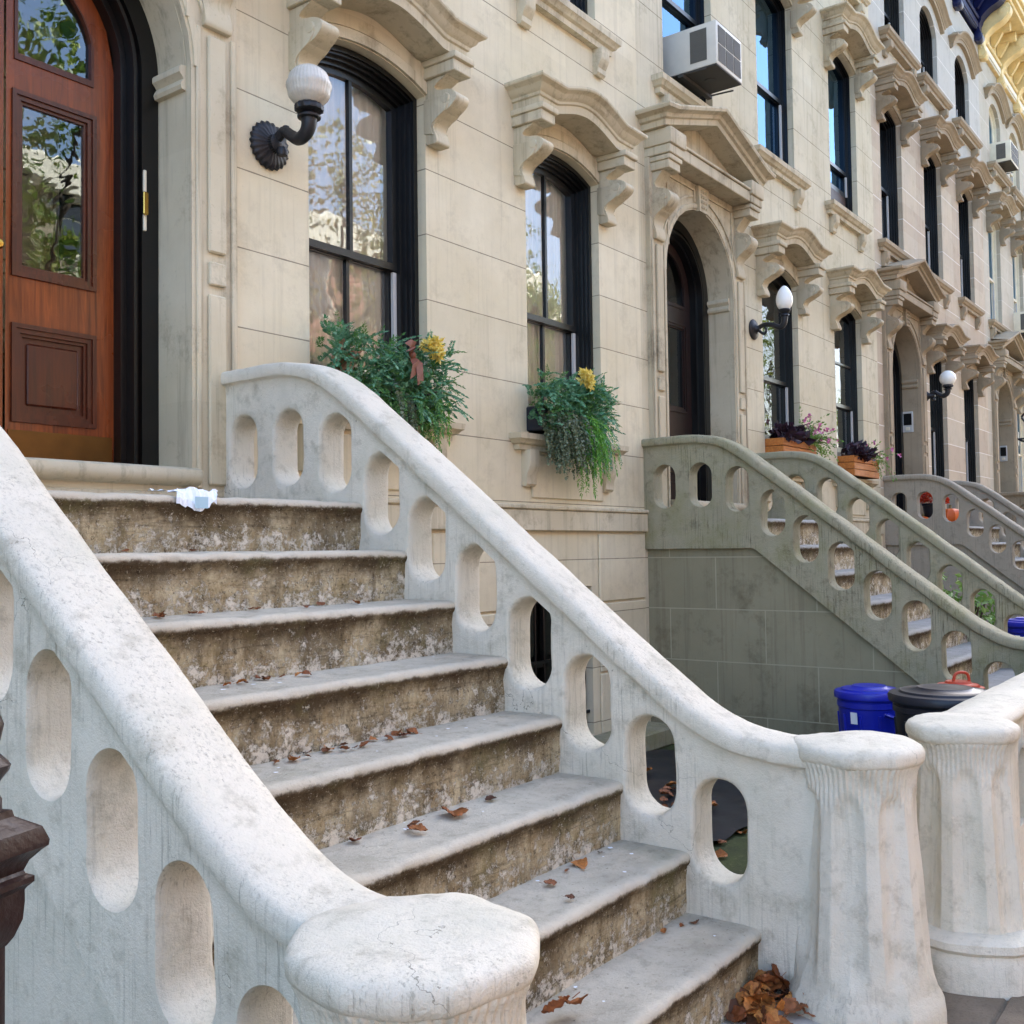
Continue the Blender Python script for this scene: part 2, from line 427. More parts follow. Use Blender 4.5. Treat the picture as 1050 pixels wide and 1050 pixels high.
def m_tread(name, base):
    t = NT(name)
    n = t.noise(3, 7, .7); f = t.noise(90, 5, .75)
    col = t.mix(t.ramp(n, [(.35, 0), (.65, 1)]), base, mul(base, .82))
    col = t.mix(t.math('MULTIPLY', t.ramp(t.noise(14, 8, .78), [(.5, 0), (.68, 1)]), .4), col, lin(120, 112, 98))
    col = t.mix(t.math('MULTIPLY', t.ramp(t.noise(60, 3, .7), [(.66, 0), (.72, 1)]), .6), col, lin(76, 68, 54))
    col = t.mix(t.math('MULTIPLY', t.ramp(t.noise(2, 5, .7), [(.55, 0), (.72, 1)]), .35), col, lin(132, 134, 110))
    return t.pbr(col, .85, t.bump(t.math('ADD', f, t.noise(14, 5)), .5, .005), spec=.2)
M['tread'] = m_tread('worn_tread', lin(188, 183, 174))
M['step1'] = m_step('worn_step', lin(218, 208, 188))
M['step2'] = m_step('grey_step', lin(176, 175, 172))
def m_walk():
    t = NT('old_pavement')
    n = t.noise(1.5, 7, .7); f = t.noise(80, 5, .8)
    col = t.mix(t.ramp(n, [(.35, 0), (.65, 1)]), lin(134, 120, 104), lin(100, 90, 76))
    col = t.mix(t.math('MULTIPLY', t.ramp(f, [(.5, 0), (.7, 1)]), .6), col, lin(76, 68, 58))
    col = t.mix(t.math('MULTIPLY', t.ramp(t.noise(9, 6, .8), [(.55, 0), (.7, 1)]), .4), col, lin(82, 72, 58))
    return t.pbr(col, .9, t.bump(t.math('ADD', f, n), .7, .006), spec=.2)
M['walk'] = m_walk()
def m_moss():
    t = NT('mossy_paving')
    n = t.noise(4, 8, .75)
    col = t.mix(t.ramp(n, [(.35, 0), (.65, 1)]), lin(78, 84, 52), lin(60, 62, 46))
    col = t.mix(t.math('MULTIPLY', t.ramp(t.noise(30, 6, .8), [(.55, 0), (.7, 1)]), .6), col, lin(110, 108, 80))
    return t.pbr(col, .95, t.bump(t.noise(60, 5, .8), .8, .006), spec=.1)
M['moss'] = m_moss()

# ------------------------------------------------------------------ facade pieces
class Arch:
    """opening outline: flat sill, straight jambs, segmental head"""
    def __init__(s, xa, xb, zb, sp, rise):
        s.xa, s.xb, s.zb, s.sp, s.rise = xa, xb, zb, sp, rise
        w = (xb - xa) / 2
        s.c = (xa + xb) / 2
        s.R = (w * w + rise * rise) / (2 * rise) if rise > 1e-4 else None
        s.cz = sp + rise - s.R if s.R else None
    def top(s, x):
        if not s.R: return s.sp
        d = min(abs(x - s.c), (s.xb - s.xa) / 2)
        return s.cz + math.sqrt(max(s.R ** 2 - d * d, 0))
    def inset(s, t, tb=None):
        xa, xb = s.xa + t, s.xb - t
        zb = s.zb + (t if tb is None else tb)
        if not s.R: return Arch(xa, xb, zb, s.sp - t, 0)
        R2 = s.R - t; w = (xb - xa) / 2
        sp = s.cz + math.sqrt(max(R2 * R2 - w * w, 0))
        return Arch(xa, xb, zb, sp, s.cz + R2 - sp)
    def pts(s, n=18):
        w = (s.xb - s.xa) / 2
        p = [(s.xa, s.zb)]
        for k in range(n + 1):
            a = math.pi * (1 - k / n)
            x = s.c + w * math.cos(a)
            p.append((x, s.top(x)))
        p.append((s.xb, s.zb))
        return p

def ring(mb, o, i, y0, y1, closed=True, outer=True, m=0):
    """solid frame between two outlines (x,z), front y0, back y1"""
    rows = [[(x, y0, z) for x, z in o], [(x, y0, z) for x, z in i], [(x, y1, z) for x, z in i]]
    if outer: rows = [[(x, y1, z) for x, z in o]] + rows
    mb.grid(rows, closed, m)

def panel_with_openings(mb, x0, x1, z0, z1, arches, y, depth=None, breaks=()):
    xs = {round(x0, 4), round(x1, 4)} | {round(b, 4) for b in breaks}
    for a in arches:
        for x, z in a.pts(14): xs.add(round(x, 4))
    xs = sorted(x for x in xs if x0 - 1e-6 <= x <= x1 + 1e-6)
    for xa, xb in zip(xs, xs[1:]):
        mid = (xa + xb) / 2
        cut = sorted([a for a in arches if a.xa < mid < a.xb], key=lambda a: a.zb)
        za = zb = z0
        for a in cut:
            if a.zb > min(za, zb) + 1e-5: mb.quad((xa, y, za), (xb, y, zb), (xb, y, a.zb), (xa, y, a.zb))
            za, zb = a.top(xa), a.top(xb)
        mb.quad((xa, y, za), (xb, y, zb), (xb, y, z1), (xa, y, z1))
    if depth:
        for a in arches:
            p = a.pts(28)
            mb.grid([[(x, y, z) for x, z in p], [(x, y + depth, z) for x, z in p]], True)
    mb.weld()

def sweep(mb, path, prof):
    """path: (x,y,z,ox,oy) with its outward mitre; prof: (out,up)"""
    vs = mb.grid([[(x + ox * o, y + oy * o, z + u) for o, u in prof] for x, y, z, ox, oy in path])
    return vs

def front_path(xl, xr, zf, d, n=26, zl=None):
    """a moulding that breaks out from the wall, runs along the front and returns"""
    P = [(xl, 0.02, zf(xl), -1, 0), (xl, -d, zf(xl), -1, -1)]
    for k in range(1, n): P.append((xl + (xr - xl) * k / n, -d, zf(xl + (xr - xl) * k / n), 0, -1))
    P += [(xr, -d, zf(xr), 1, -1), (xr, 0.02, zf(xr), 1, 0)]
    return P

HOODPROF = [(-1, -.165), (0, -.165), (.004, -.105), (.018, -.098), (.022, -.078), (.05, -.058), (.062, -.035), (.066, -.030), (.10, -.012), (.106, .0), (.104, .016), (-1, .05)]
SILLPROF = [(-1, -.12), (0, -.12), (.005, -.085), (.03, -.075), (.045, -.055), (.062, -.045), (.066, -.005), (-1, .012)]
def clampprof(prof, d): return [(-d if o == -1 else o, u) for o, u in prof]

def hood_bm(c, hw, z, rise, d=.17):
    mb = MB()
    a = hw * .66
    def zf(x):
        t = abs(x - c) / a
        if t >= 1: return z
        s = 1 - t
        # S-shouldered segmental head
        return z + rise * (s * s * (3 - 2 * s) * .35 + .65 * (1 - t * t))
    sweep(mb, front_path(c - hw, c + hw, zf, d, 40), clampprof(HOODPROF, d))
    return mb

def bracket_bm(c, w, zt, zb, d, cap=.12):
    mb = MB()
    h = zt - zb
    def Z(q): return zb + q * h
    ct = 1 - (cap + .001) / h
    curve = crom([(-.30 * d, Z(.0)), (-.34 * d, Z(.03)), (-.30 * d, Z(.11)), (-.24 * d, Z(.18)), (-.27 * d, Z(.25)), (-.46 * d, Z(.32)), (-.74 * d, Z(.38)), (-.92 * d, Z(.46)), (-.90 * d, Z(.535)), (-.70 * d, Z(.595)), (-.44 * d, Z(.62)), (-.28 * d, Z(.655)), (-.30 * d, Z(.70)), (-.58 * d, Z(ct - .02)), (-.64 * d, Z(ct))], 5)
    mb.prism([(.01, Z(.05))] + [(-.05 * d, Z(.0))] + curve + [(.01, Z(ct))], c - w / 2, c + w / 2, .006)
    core = [(y * .74 - .004, Z(.10) + (z - Z(.10)) * .86) for y, z in curve if Z(.10) < z < Z(.62)]
    mb.prism([(.008, Z(.14))] + core + [(.008, Z(.55))], c - w / 2 - .009, c + w / 2 + .009, .005)
    mb.lathe([(.001, -w / 2 - .014), (.030, -w / 2 - .012), (.036, -w / 2), (.036, w / 2), (.030, w / 2 + .012), (.001, w / 2 + .014)], (c, -.62 * d, Z(.49)), 'x', 16)
    mb.box(c - w / 2 - .022, c + w / 2 + .022, -d * .94, .01, zt - cap, zt - .045, .006)
    mb.box(c - w / 2 - .036, c + w / 2 + .036, -d * 1.02, .01, zt - .045, zt, .010, 2)
    return mb

def window(par, a, style, mats):
    """sash window in the opening a (an Arch)"""
    fr = MB()
    thin = style.get('thin')
    f1, f2, f3 = (a.inset(.02, .02), a.inset(.03, .03), a.inset(.042, .042)) if thin else (a.inset(.055, .03), a.inset(.075, .045), a.inset(.10, .06))
    p0 = a.inset(.001, .001).pts(28)
    ring(fr, p0, f1.pts(28), .085, .20, outer=False)
    ring(fr, a.inset(.006, .01).pts(28), a.inset(.016 if thin else .04, .03).pts(28), .068, .085)
    ring(fr, f1.pts(28), f2.pts(28), .115, .22, outer=False)
    ring(fr, f2.pts(28), f3.pts(28), .12 if thin else .145, .26, outer=False)
    w = obj('window', fr, mats['frame'], par, smooth=35)
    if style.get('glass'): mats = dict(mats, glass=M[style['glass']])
    zm = style.get('meet', a.zb + (a.sp + a.rise - a.zb) * .46)
    lo0 = style.get('low', f3.zb)
    yU, yL = (.125, .15) if thin else (.17, .205)
    up = Arch(f3.xa, f3.xb, zm - .02, f3.sp, f3.rise)
    b = MB()
    ring(b, up.pts(28), up.inset(.042, .045).pts(28), yU, yU + .04)
    if style.get('mullion', 1):
        c = up.c
        b.box(c - .013, c + .013, yU + .003, yU + .035, zm + .02, up.top(c) - .04)
    for q in style.get('bars', []): b.box(up.xa + .04, up.xb - .04, yU + .002, yU + .036, q - .014, q + .014)
    obj('sash', b, mats['frame'], w, smooth=35)
    b = MB()
    gi = up.inset(.036, .04)
    b.poly([(x, yU + .022, z) for x, z in gi.pts(28)])
    obj('pane', b, mats['glass'], w)
    lo = Arch(f3.xa, f3.xb, lo0, zm + .02, 0)
    b = MB()
    ring(b, lo.pts(4), lo.inset(.045, .06).pts(4), yL, yL + .04)
    if style.get('mullion', 1): b.box(lo.c - .013, lo.c + .013, yL + .003, yL + .035, lo0 + .04, zm - .01)
    obj('sash', b, mats['frame'], w, smooth=35)
    b = MB()
    gi = lo.inset(.04, .05)
    b.poly([(x, yL + .022, z) for x, z in gi.pts(2)])
    obj('pane', b, mats['glass'], w)
    b = MB()
    b.box(f3.xb - .032, f3.xb - .001, yL - .028, yL - .006, lo0, zm - .03)
    obj('jamb_liner', b, M['jambgrey'], w)
    if lo0 > f3.zb + .08:
        b = MB()
        b.box(f3.xa, f3.xb, yL, yL + .03, f3.zb, lo0 - .002)
        b.box(f3.xa + .06, f3.xb - .06, yL - .012, yL, f3.zb + .05, lo0 - .06, .006)
        obj('filler_panel', b, M['brownpanel'], w)
    # what hangs behind the glass
    kind = style.get('behind', 'curtain')
    if kind == 'curtain':
        b = MB(); n = 120
        gap = style.get('gap', .0)
        rows = []
        for zz in (f3.zb + .02, a.zb + .8, a.sp + a.rise - .02):
            r = []
            for k in range(n + 1):
                u = k / n; x = a.xa - .02 + (a.xb - a.xa + .04) * u
                r.append((x, .272 + .014 * math.sin(u * 95 + 1.5 * math.sin(u * 17)) + .008 * math.sin(u * 41), zz))
            rows.append(r)
        b.grid(rows)
        obj('curtain', b, M['curtain'], w, smooth=180)
    elif kind == 'blind':
        b = MB(); b.box(a.xa, a.xb, .30, .31, style.get('blind', zm), a.sp + a.rise)
        obj('roller_blind', b, M['shade'], w)
    return w

def sill_unit(par, c, hw, z, d, mat, thick=1.0, drop=.27):
    b = MB()
    prof = clampprof([(o, u * thick) for o, u in SILLPROF], d)
    sweep(b, front_path(c - hw, c + hw, lambda x: z, d, 2), prof)
    s = obj('window_sill', b, mat, par, smooth=30, jit=.0015)
    for sx in (-1, 1):
        b = MB()
        zt = z - .12 * thick + .002; zb = zt - drop
        cx = c + sx * (hw - .15)
        P = [(.01, zb + .01), (-.03, zb), (-.05, zb + .02), (-.045, zb + .3 * drop), (-.065, zb + .42 * drop), (-d - .03, zb + .55 * drop), (-d - .035, zb + .62 * drop), (-d - .035, zt), (.01, zt)]
        b.prism(P, cx - .062, cx + .062, .006)
        obj('sill_bracket', b, mat, s, smooth=35)
    return s

def hood_unit(par, c, z, rise, mat, hw=.655, zb=None, d=.24):
    h = obj('window_hood', hood_bm(c, hw, z, rise, d), mat, par, smooth=28, jit=.0025, jscale=9)
    for sx in (-1, 1):
        cx = c + sx * .585
        obj('scroll_bracket', bracket_bm(cx, .135, z - .163, zb if zb else 4.27, .285), mat, h, smooth=38, jit=.002, jscale=12)
    return h

def head_trim(par, a, mat, top):
    """moulded lintel band round a segmental head"""
    b = MB()
    def band(t0, t1, y0):
        R0, R1 = a.R + t0, a.R + t1
        w = (a.xb - a.xa) / 2
        rows = [[], [], [], []]
        for k in range(25):
            x = a.c - w + 2 * w * k / 24
            d = x - a.c
            q0 = a.cz + math.sqrt(R0 * R0 - d * d); q1 = a.cz + math.sqrt(R1 * R1 - d * d)
            for r, p in zip(rows, ((x, .0, q0), (x, y0, q0), (x, y0, q1), (x, .0, q1))): r.append(p)
        b.grid(rows)
    band(.006, .075, -.022); band(.085, .165, -.012)
    return obj('head_moulding', b, mat, par, smooth=35)

def door_unit(par, c, mats, style):
    zt = 2.03; sp = 4.11; r = .71
    A = Arch(c - r, c + r, zt, sp, r)
    yf = .235
    b = MB()                                            # deep black frame, stepped back to the leaves
    rings = [(.0, .10, 0), (.10, .135, .03), (.135, .155, -.012), (.155, .19, .05)]
    i0 = .001
    for t0, t1, dy in rings:
        ring(b, A.inset(t0 + i0, 0).pts(40), A.inset(t1, 0).pts(40), yf + dy, yf + dy + .07)
    fr = obj('door_frame', b, mats['frame'], par, smooth=35)
    b = MB()                                            # raised panels on the jamb
    for sx in (-1, 1):
        x0 = c + sx * .55
        b.box(min(x0, x0 + sx * .10), max(x0, x0 + sx * .10), yf + .072, yf + .09, 2.25, 3.95, .008)
    obj('jamb_panel', b, mats['frame'], fr)
    if style.get('plate'):
        b = MB(); b.box(c + .615, c + .632, yf - .012, yf + .002, 3.28, 3.60, .003)
        obj('strike_plate', b, M['ivory'], fr)
        b = MB(); b.box(c + .602, c + .632, yf - .030, yf - .013, 3.36, 3.48, .004)
        obj('lock_keeper', b, M['brass'], fr)
    L = A.inset(.19, 0)
    yd = yf + .115
    for sx in (-1, 1):
        x_in, x_out = c + style.get('seam', 0) + sx * .006, (L.xb if sx > 0 else L.xa)
        xl, xr = min(x_in, x_out), max(x_in, x_out)
        def outl(t, z0, zmax=None, n=14):
            """outline of a piece of this leaf inset t from its edges"""
            a_, b_ = xl + t, xr - t
            pts = [(a_, z0), (b_, z0)]
            R2 = L.R - t
            xs = [b_ + (a_ - b_) * k / n for k in range(n + 1)]
            top = [(x, L.cz + math.sqrt(max(R2 * R2 - (x - c) ** 2, 0.0))) for x in xs]
            if zmax is not None: top = [(x, min(z, zmax)) for x, z in top]
            return pts + top
        si, so_ = .038, .115
        gl_, gr_ = (xl + (si if sx > 0 else so_)), (xr - (so_ if sx > 0 else si))
        st = .105
        b = MB()
        # rails and stiles as one slab with panels cut out: build stiles, rails
        lv = []
        zs = [2.25, 2.70, 2.95, 3.83, 3.99]
        full = outl(0, 2.035)
        g = (gl_, gr_)
        # slab front in strips between the three holes
        def strip(x0, x1, z0, z1): b.quad((x0, yd, z0), (x1, yd, z0), (x1, yd, z1), (x0, yd, z1))
        topf = lambda x: L.cz + math.sqrt(max(L.R ** 2 - (x - c) ** 2, 0))
        n = 14
        xsL = sorted({xl, g[0], g[1], xr} | {xl + (xr - xl) * k / n for k in range(n + 1)} | {g[0] + (g[1] - g[0]) * k / n for k in range(n + 1)})
        R3 = L.R - st
        fan = lambda x: max(L.cz + math.sqrt(max(R3 ** 2 - (x - c) ** 2, 0)), zs[4] + .01)
        for x0, x1 in zip(xsL, xsL[1:]):
            m_ = (x0 + x1) / 2
            if g[0] < m_ < g[1]:
                strip(x0, x1, 2.035, zs[0]); strip(x0, x1, zs[1], zs[2]); strip(x0, x1, zs[3], zs[4])
                b.quad((x0, yd, fan(x0)), (x1, yd, fan(x1)), (x1, yd, topf(x1)), (x0, yd, topf(x0)))
            else:
                b.quad((x0, yd, 2.035), (x1, yd, 2.035), (x1, yd, topf(x1)), (x0, yd, topf(x0)))
        lf = obj('door_leaf', b, mats['leaf'], par)
        b = MB()                                        # bolection mouldings
        for z0, z1 in ((zs[0], zs[1]), (zs[2], zs[3])):
            for o, i, y0, y1 in ((0, .022, -.014, .0), (.022, .045, -.004, .012), (.045, .060, .008, .03)):
                rr = lambda t: [(g[0] + t - .012, z0 + t - .012), (g[1] - t + .012, z0 + t - .012), (g[1] - t + .012, z1 - t + .012), (g[0] + t - .012, z1 - t + .012)]
                ring(b, rr(o), rr(i), yd + y0, yd + y1 + .012)
        fx = [g[0] + (g[1] - g[0]) * k / 14 for k in range(15)]
        fan_o = [(g[0], zs[4]), (g[1], zs[4])] + [(x, fan(x)) for x in fx[::-1]]
        cx_, cz_ = sum(p[0] for p in fan_o) / len(fan_o), sum(p[1] for p in fan_o) / len(fan_o)
        fan_i = [(cx_ + (x - cx_) * .92, cz_ + (z - cz_) * .92) for x, z in fan_o]
        ring(b, fan_o, fan_i, yd - .008, yd + .02)
        obj('panel_moulding', b, mats['mould'], lf)
        b = MB(); b.box(g[0] + .03, g[1] - .03, yd + .022, yd + .03, zs[0] + .03, zs[1] - .03)
        b.box(g[0] + .075, g[1] - .075, yd + .012, yd + .022, zs[0] + .075, zs[1] - .075, .008)
        obj('door_panel', b, mats['panel'], lf)
        b = MB(); b.poly([(g[0], yd + .02, zs[2]), (g[1], yd + .02, zs[2]), (g[1], yd + .02, zs[3]), (g[0], yd + .02, zs[3])])
        obj('door_glass', b, mats['glass'], lf)
        b = MB(); b.poly([(x, yd + .018, z) for x, z in fan_i])
        obj('fan_glass', b, mats['glass'], lf)
        b = MB(); b.box(xl + .012, xr - .012, yd - .006, yd + .001, 2.04, 2.20)
        obj('kick_plate', b, M['kick'] if style.get('brass', 1) else mats['leaf'], lf)
        if sx < 0:
            b = MB(); kx = xr - .05
            b.lathe([(.001, -.070), (.018, -.068), (.027, -.054), (.027, -.042), (.012, -.026), (.012, -.012), (.026, -.006), (.026, .004)], (kx, yd, 3.06), 'y', 16)
            obj('door_knob', b, M['brass'], lf, smooth=40)
    # the inner vestibule door seen through the panes
    b = MB()
    y2 = 1.15
    b.box(c - .7, c + .7, y2 + .03, y2 + .06, 2.0, 4.9)
    for sx in (-1, 1):
        for z0, z1 in ((2.2, 2.75), (2.85, 3.2), (3.24, 3.6), (3.75, 4.3)):
            x0, x1 = sorted((c + sx * .06, c + sx * .5))
            rr = lambda t: [(x0 + t, z0 + t), (x1 - t, z0 + t), (x1 - t, z1 - t), (x0 + t, z1 - t)]
            ring(b, rr(0), rr(.035), y2, y2 + .03)
    obj('inner_door', b, M['ivory'], par)
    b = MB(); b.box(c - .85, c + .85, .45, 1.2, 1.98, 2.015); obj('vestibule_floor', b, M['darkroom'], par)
    # stone threshold
    b = MB()
    P = [(.5, 1.84), (-.10, 1.84), (-.10, 1.90), (-.085, 1.905), (-.085, 1.935), (-.125, 1.945), (-.145, 1.965), (-.15, 1.99), (-.14, 2.015), (-.11, 2.028), (.5, 2.032)]
    b.prism(P, c - .70, c + .70)
    obj('threshold', b, mats['trim'], par, smooth=40, jit=.002)
    # impost blocks on the jambs, running back into the reveal
    for sx in (-1, 1):
        b = MB()
        prof = [(0, 3.985), (.03, 3.99), (.038, 4.01), (.03, 4.03), (.02, 4.045), (.03, 4.06), (.045, 4.075), (.045, 4.10), (.036, 4.112), (0, 4.118)]
        xw = c + sx * r
        rows = [[(xw - sx * (o - .004), y, z) for o, z in prof] for y in (-.004, yf - .005)]
        vs = b.grid(rows); b.cap(vs[0]); b.cap(vs[-1])
        obj('impost', b, mats['trim'], par, smooth=40)
    # surround standing proud of the wall, with spandrel mouldings
    b = MB()
    A2 = Arch(c - r, c + r, 1.892, sp, r)
    panel_with_openings(b, c - 1.0, c + 1.0, 1.892, 5.06, [A2], -.045, None)
    for sx in (-1, 1):
        b.quad((c + sx, -.045, 1.892), (c + sx, .0, 1.892), (c + sx, .0, 5.06), (c + sx, -.045, 5.06))
    sur = obj('door_surround', b, mats['trim'], par)
    b = MB()
    rows = [[], [], [], []]
    for k in range(37):
        a = math.pi * k / 36
        for rr_, y, row in ((r + .012, -.045, rows[0]), (r + .014, -.055, rows[1]), (r + .05, -.058, rows[2]), (r + .062, -.045, rows[3])):
            row.append((c + rr_ * math.cos(a), y, sp + rr_ * math.sin(a)))
    b.grid(rows)
    for sx in (-1, 1):                                  # spandrel frame: thin raised fillets
        x1 = c + sx * .69; xk = c + sx * .13
        b.box(min(x1, x1 - sx * .018), max(x1, x1 - sx * .018), -.060, -.044, 4.35, 5.0)
        b.box(min(xk, x1), max(xk, x1), -.060, -.044, 4.982, 5.0)
        b.box(min(xk, xk + sx * .018), max(xk, xk + sx * .018), -.060, -.044, 4.88, 4.985)
        pr = []
        for k in range(15):
            a = R(20 + 58 * k / 14)
            pr.append((a, r + .115))
        b.grid([[(c + sx * q * math.cos(a), y, sp + q * math.sin(a)) for a, q in pr] for q0, y in ((0, -.044), (0, -.060))] +
               [[(c + sx * (q + .018) * math.cos(a), y, sp + (q + .018) * math.sin(a)) for a, q in pr] for y in (-.060, -.044)])
    obj('archivolt', b, mats['trim'], sur, smooth=35)
    b = MB()
    ka, kb = .085, .11
    P = [(c - ka, 4.80), (c + ka, 4.80), (c + kb, 5.04), (c - kb, 5.04)]
    vs = b.grid([[(x, -.045, z) for x, z in P], [(x, -.085, z) for x, z in P]], True); b.cap(vs[1])
    for i in range(3):
        for j in range(4):                              # carved rosettes
            x = c + (i - 1) * .045; z = 4.845 + j * .05
            b.lathe([(.020, .0), (.014, -.012), (.006, -.008), (.002, -.014)], (x, -.084, z), 'y', 6)
    obj('keystone', b, mats['trim'], sur)
    for sx in (-1, 1):                                  # pilaster strips
        b = MB(); cx = c + sx * .86
        b.box(cx - .055, cx + .055, -.068, -.043, 3.16, 4.30, .008)
        b.box(cx - .055, cx + .055, -.066, -.043, 1.95, 2.94, .008)
        b.box(cx - .052, cx + .052, -.068, -.043, 2.99, 3.11, .006)
        b.box(cx - .125, cx - .095, -.058, -.043, 1.93, 4.33, .006); b.box(cx + .095, cx + .125, -.058, -.043, 1.93, 4.33, .006)
        obj('pilaster', b, mats['trim'], sur)
        obj('scroll_bracket', bracket_bm(cx, .17, 5.06, 4.34, .24), mats['trim'], sur, smooth=38, jit=.002, jscale=12)
    # entablature and open pediment
    b = MB()
    b.box(c - .72, c + .72, -.245, .01, 5.065, 5.17, .006)
    b.box(c - .72, c + .72, -.262, .01, 5.172, 5.20, .006)
    for sx in (-1, 1):
        cx = c + sx * .86
        b.box(cx - .136, cx + .136, -.255, .01, 5.063, 5.14, .006)
        b.box(cx - .15, cx + .15, -.275, .01, 5.142, 5.285, .012, 2)
    beam = obj('entablature', b, mats['trim'], par, smooth=30, jit=.002)
    b = MB()
    zf = lambda x: 5.76 - .34 * abs(x - c) / 1.10
    prof = clampprof([(-1, -.15), (0, -.15), (.004, -.10), (.03, -.09), (.04, -.06), (.075, -.045), (.10, -.04), (.108, -.015), (.104, .0), (-1, .05)], .24)
    sweep(b, front_path(c - 1.05, c + 1.05, zf, .24, 24), prof)
    obj('pediment', b, mats['trim'], par, smooth=28, jit=.002)
    b = MB()
    b.poly([(c - .9, -.03, 5.2), (c + .9, -.03, 5.2), (c + .9, -.03, 5.33), (c, -.03, 5.62), (c - .9, -.03, 5.33)])
    obj('tympanum', b, mats['trim'], par)
    return fr

def cornice(par, x0, x1, z, mat, mat2, n=5):
    b = MB()
    b.box(x0, x1, -.06, .02, z - .15, z + .05, .01)
    b.box(x0, x1, -.11, .02, z + .051, z + .12, .015)
    b.box(x0, x1, -.05, .02, z + .121, z + .62)
    b.box(x0, x1, -.58, .02, z + .621, z + .70, .01)
    b.box(x0, x1, -.64, .02, z + .701, z + .80, .02, 2)
    b.box(x0, x1, -.69, .3, z + .801, z + .92, .03, 2)
    co = obj('cornice', b, mat, par, smooth=30)
    b = MB(); b.box(x0 + .001, x1 - .001, -.085, -.061, z - .10, z + .02, .01); b.box(x0 + .001, x1 - .001, -.07, -.058, z - .145, z - .115); obj('frieze_band', b, mat2, co)
    for k in range(n):
        cx = x0 + .14 + (x1 - x0 - .28) * k / (n - 1)
        b = MB()
        P = crom([(.0, z - .32), (-.10, z - .34), (-.15, z - .26), (-.10, z - .12), (-.12, z + .05), (-.28, z + .22), (-.48, z + .32), (-.58, z + .44), (-.56, z + .58), (-.44, z + .62), (.0, z + .62)], 5)
        b.prism(P, cx - .10, cx + .10, .012)
        P = [(y * .93 - .0, z + (q - z) * .9) for y, q in P]
        b.prism(P, cx - .12, cx + .12, .012)
        b.lathe([(.001, -.135), (.05, -.132), (.075, -.12), (.075, .12), (.05, .132), (.001, .135)], (cx, -.42, z + .46), 'x', 14)
        obj('cornice_bracket', b, mat, co, smooth=40)
    for k in range((n - 1) * 3):
        if k % 3 == 1 or True:
            cx = x0 + .14 + (x1 - x0 - .28) * (k + .5) / ((n - 1) * 3)
            b = MB(); b.box(cx - .05, cx + .05, -.42, -.05, z + .44, z + .62, .015); b.prism([(-.06, z + .20), (-.12, z + .19), (-.2, z + .30), (-.28, z + .44), (-.06, z + .44)], cx - .045, cx + .045)
            obj('modillion', b, mat, co)
    return co

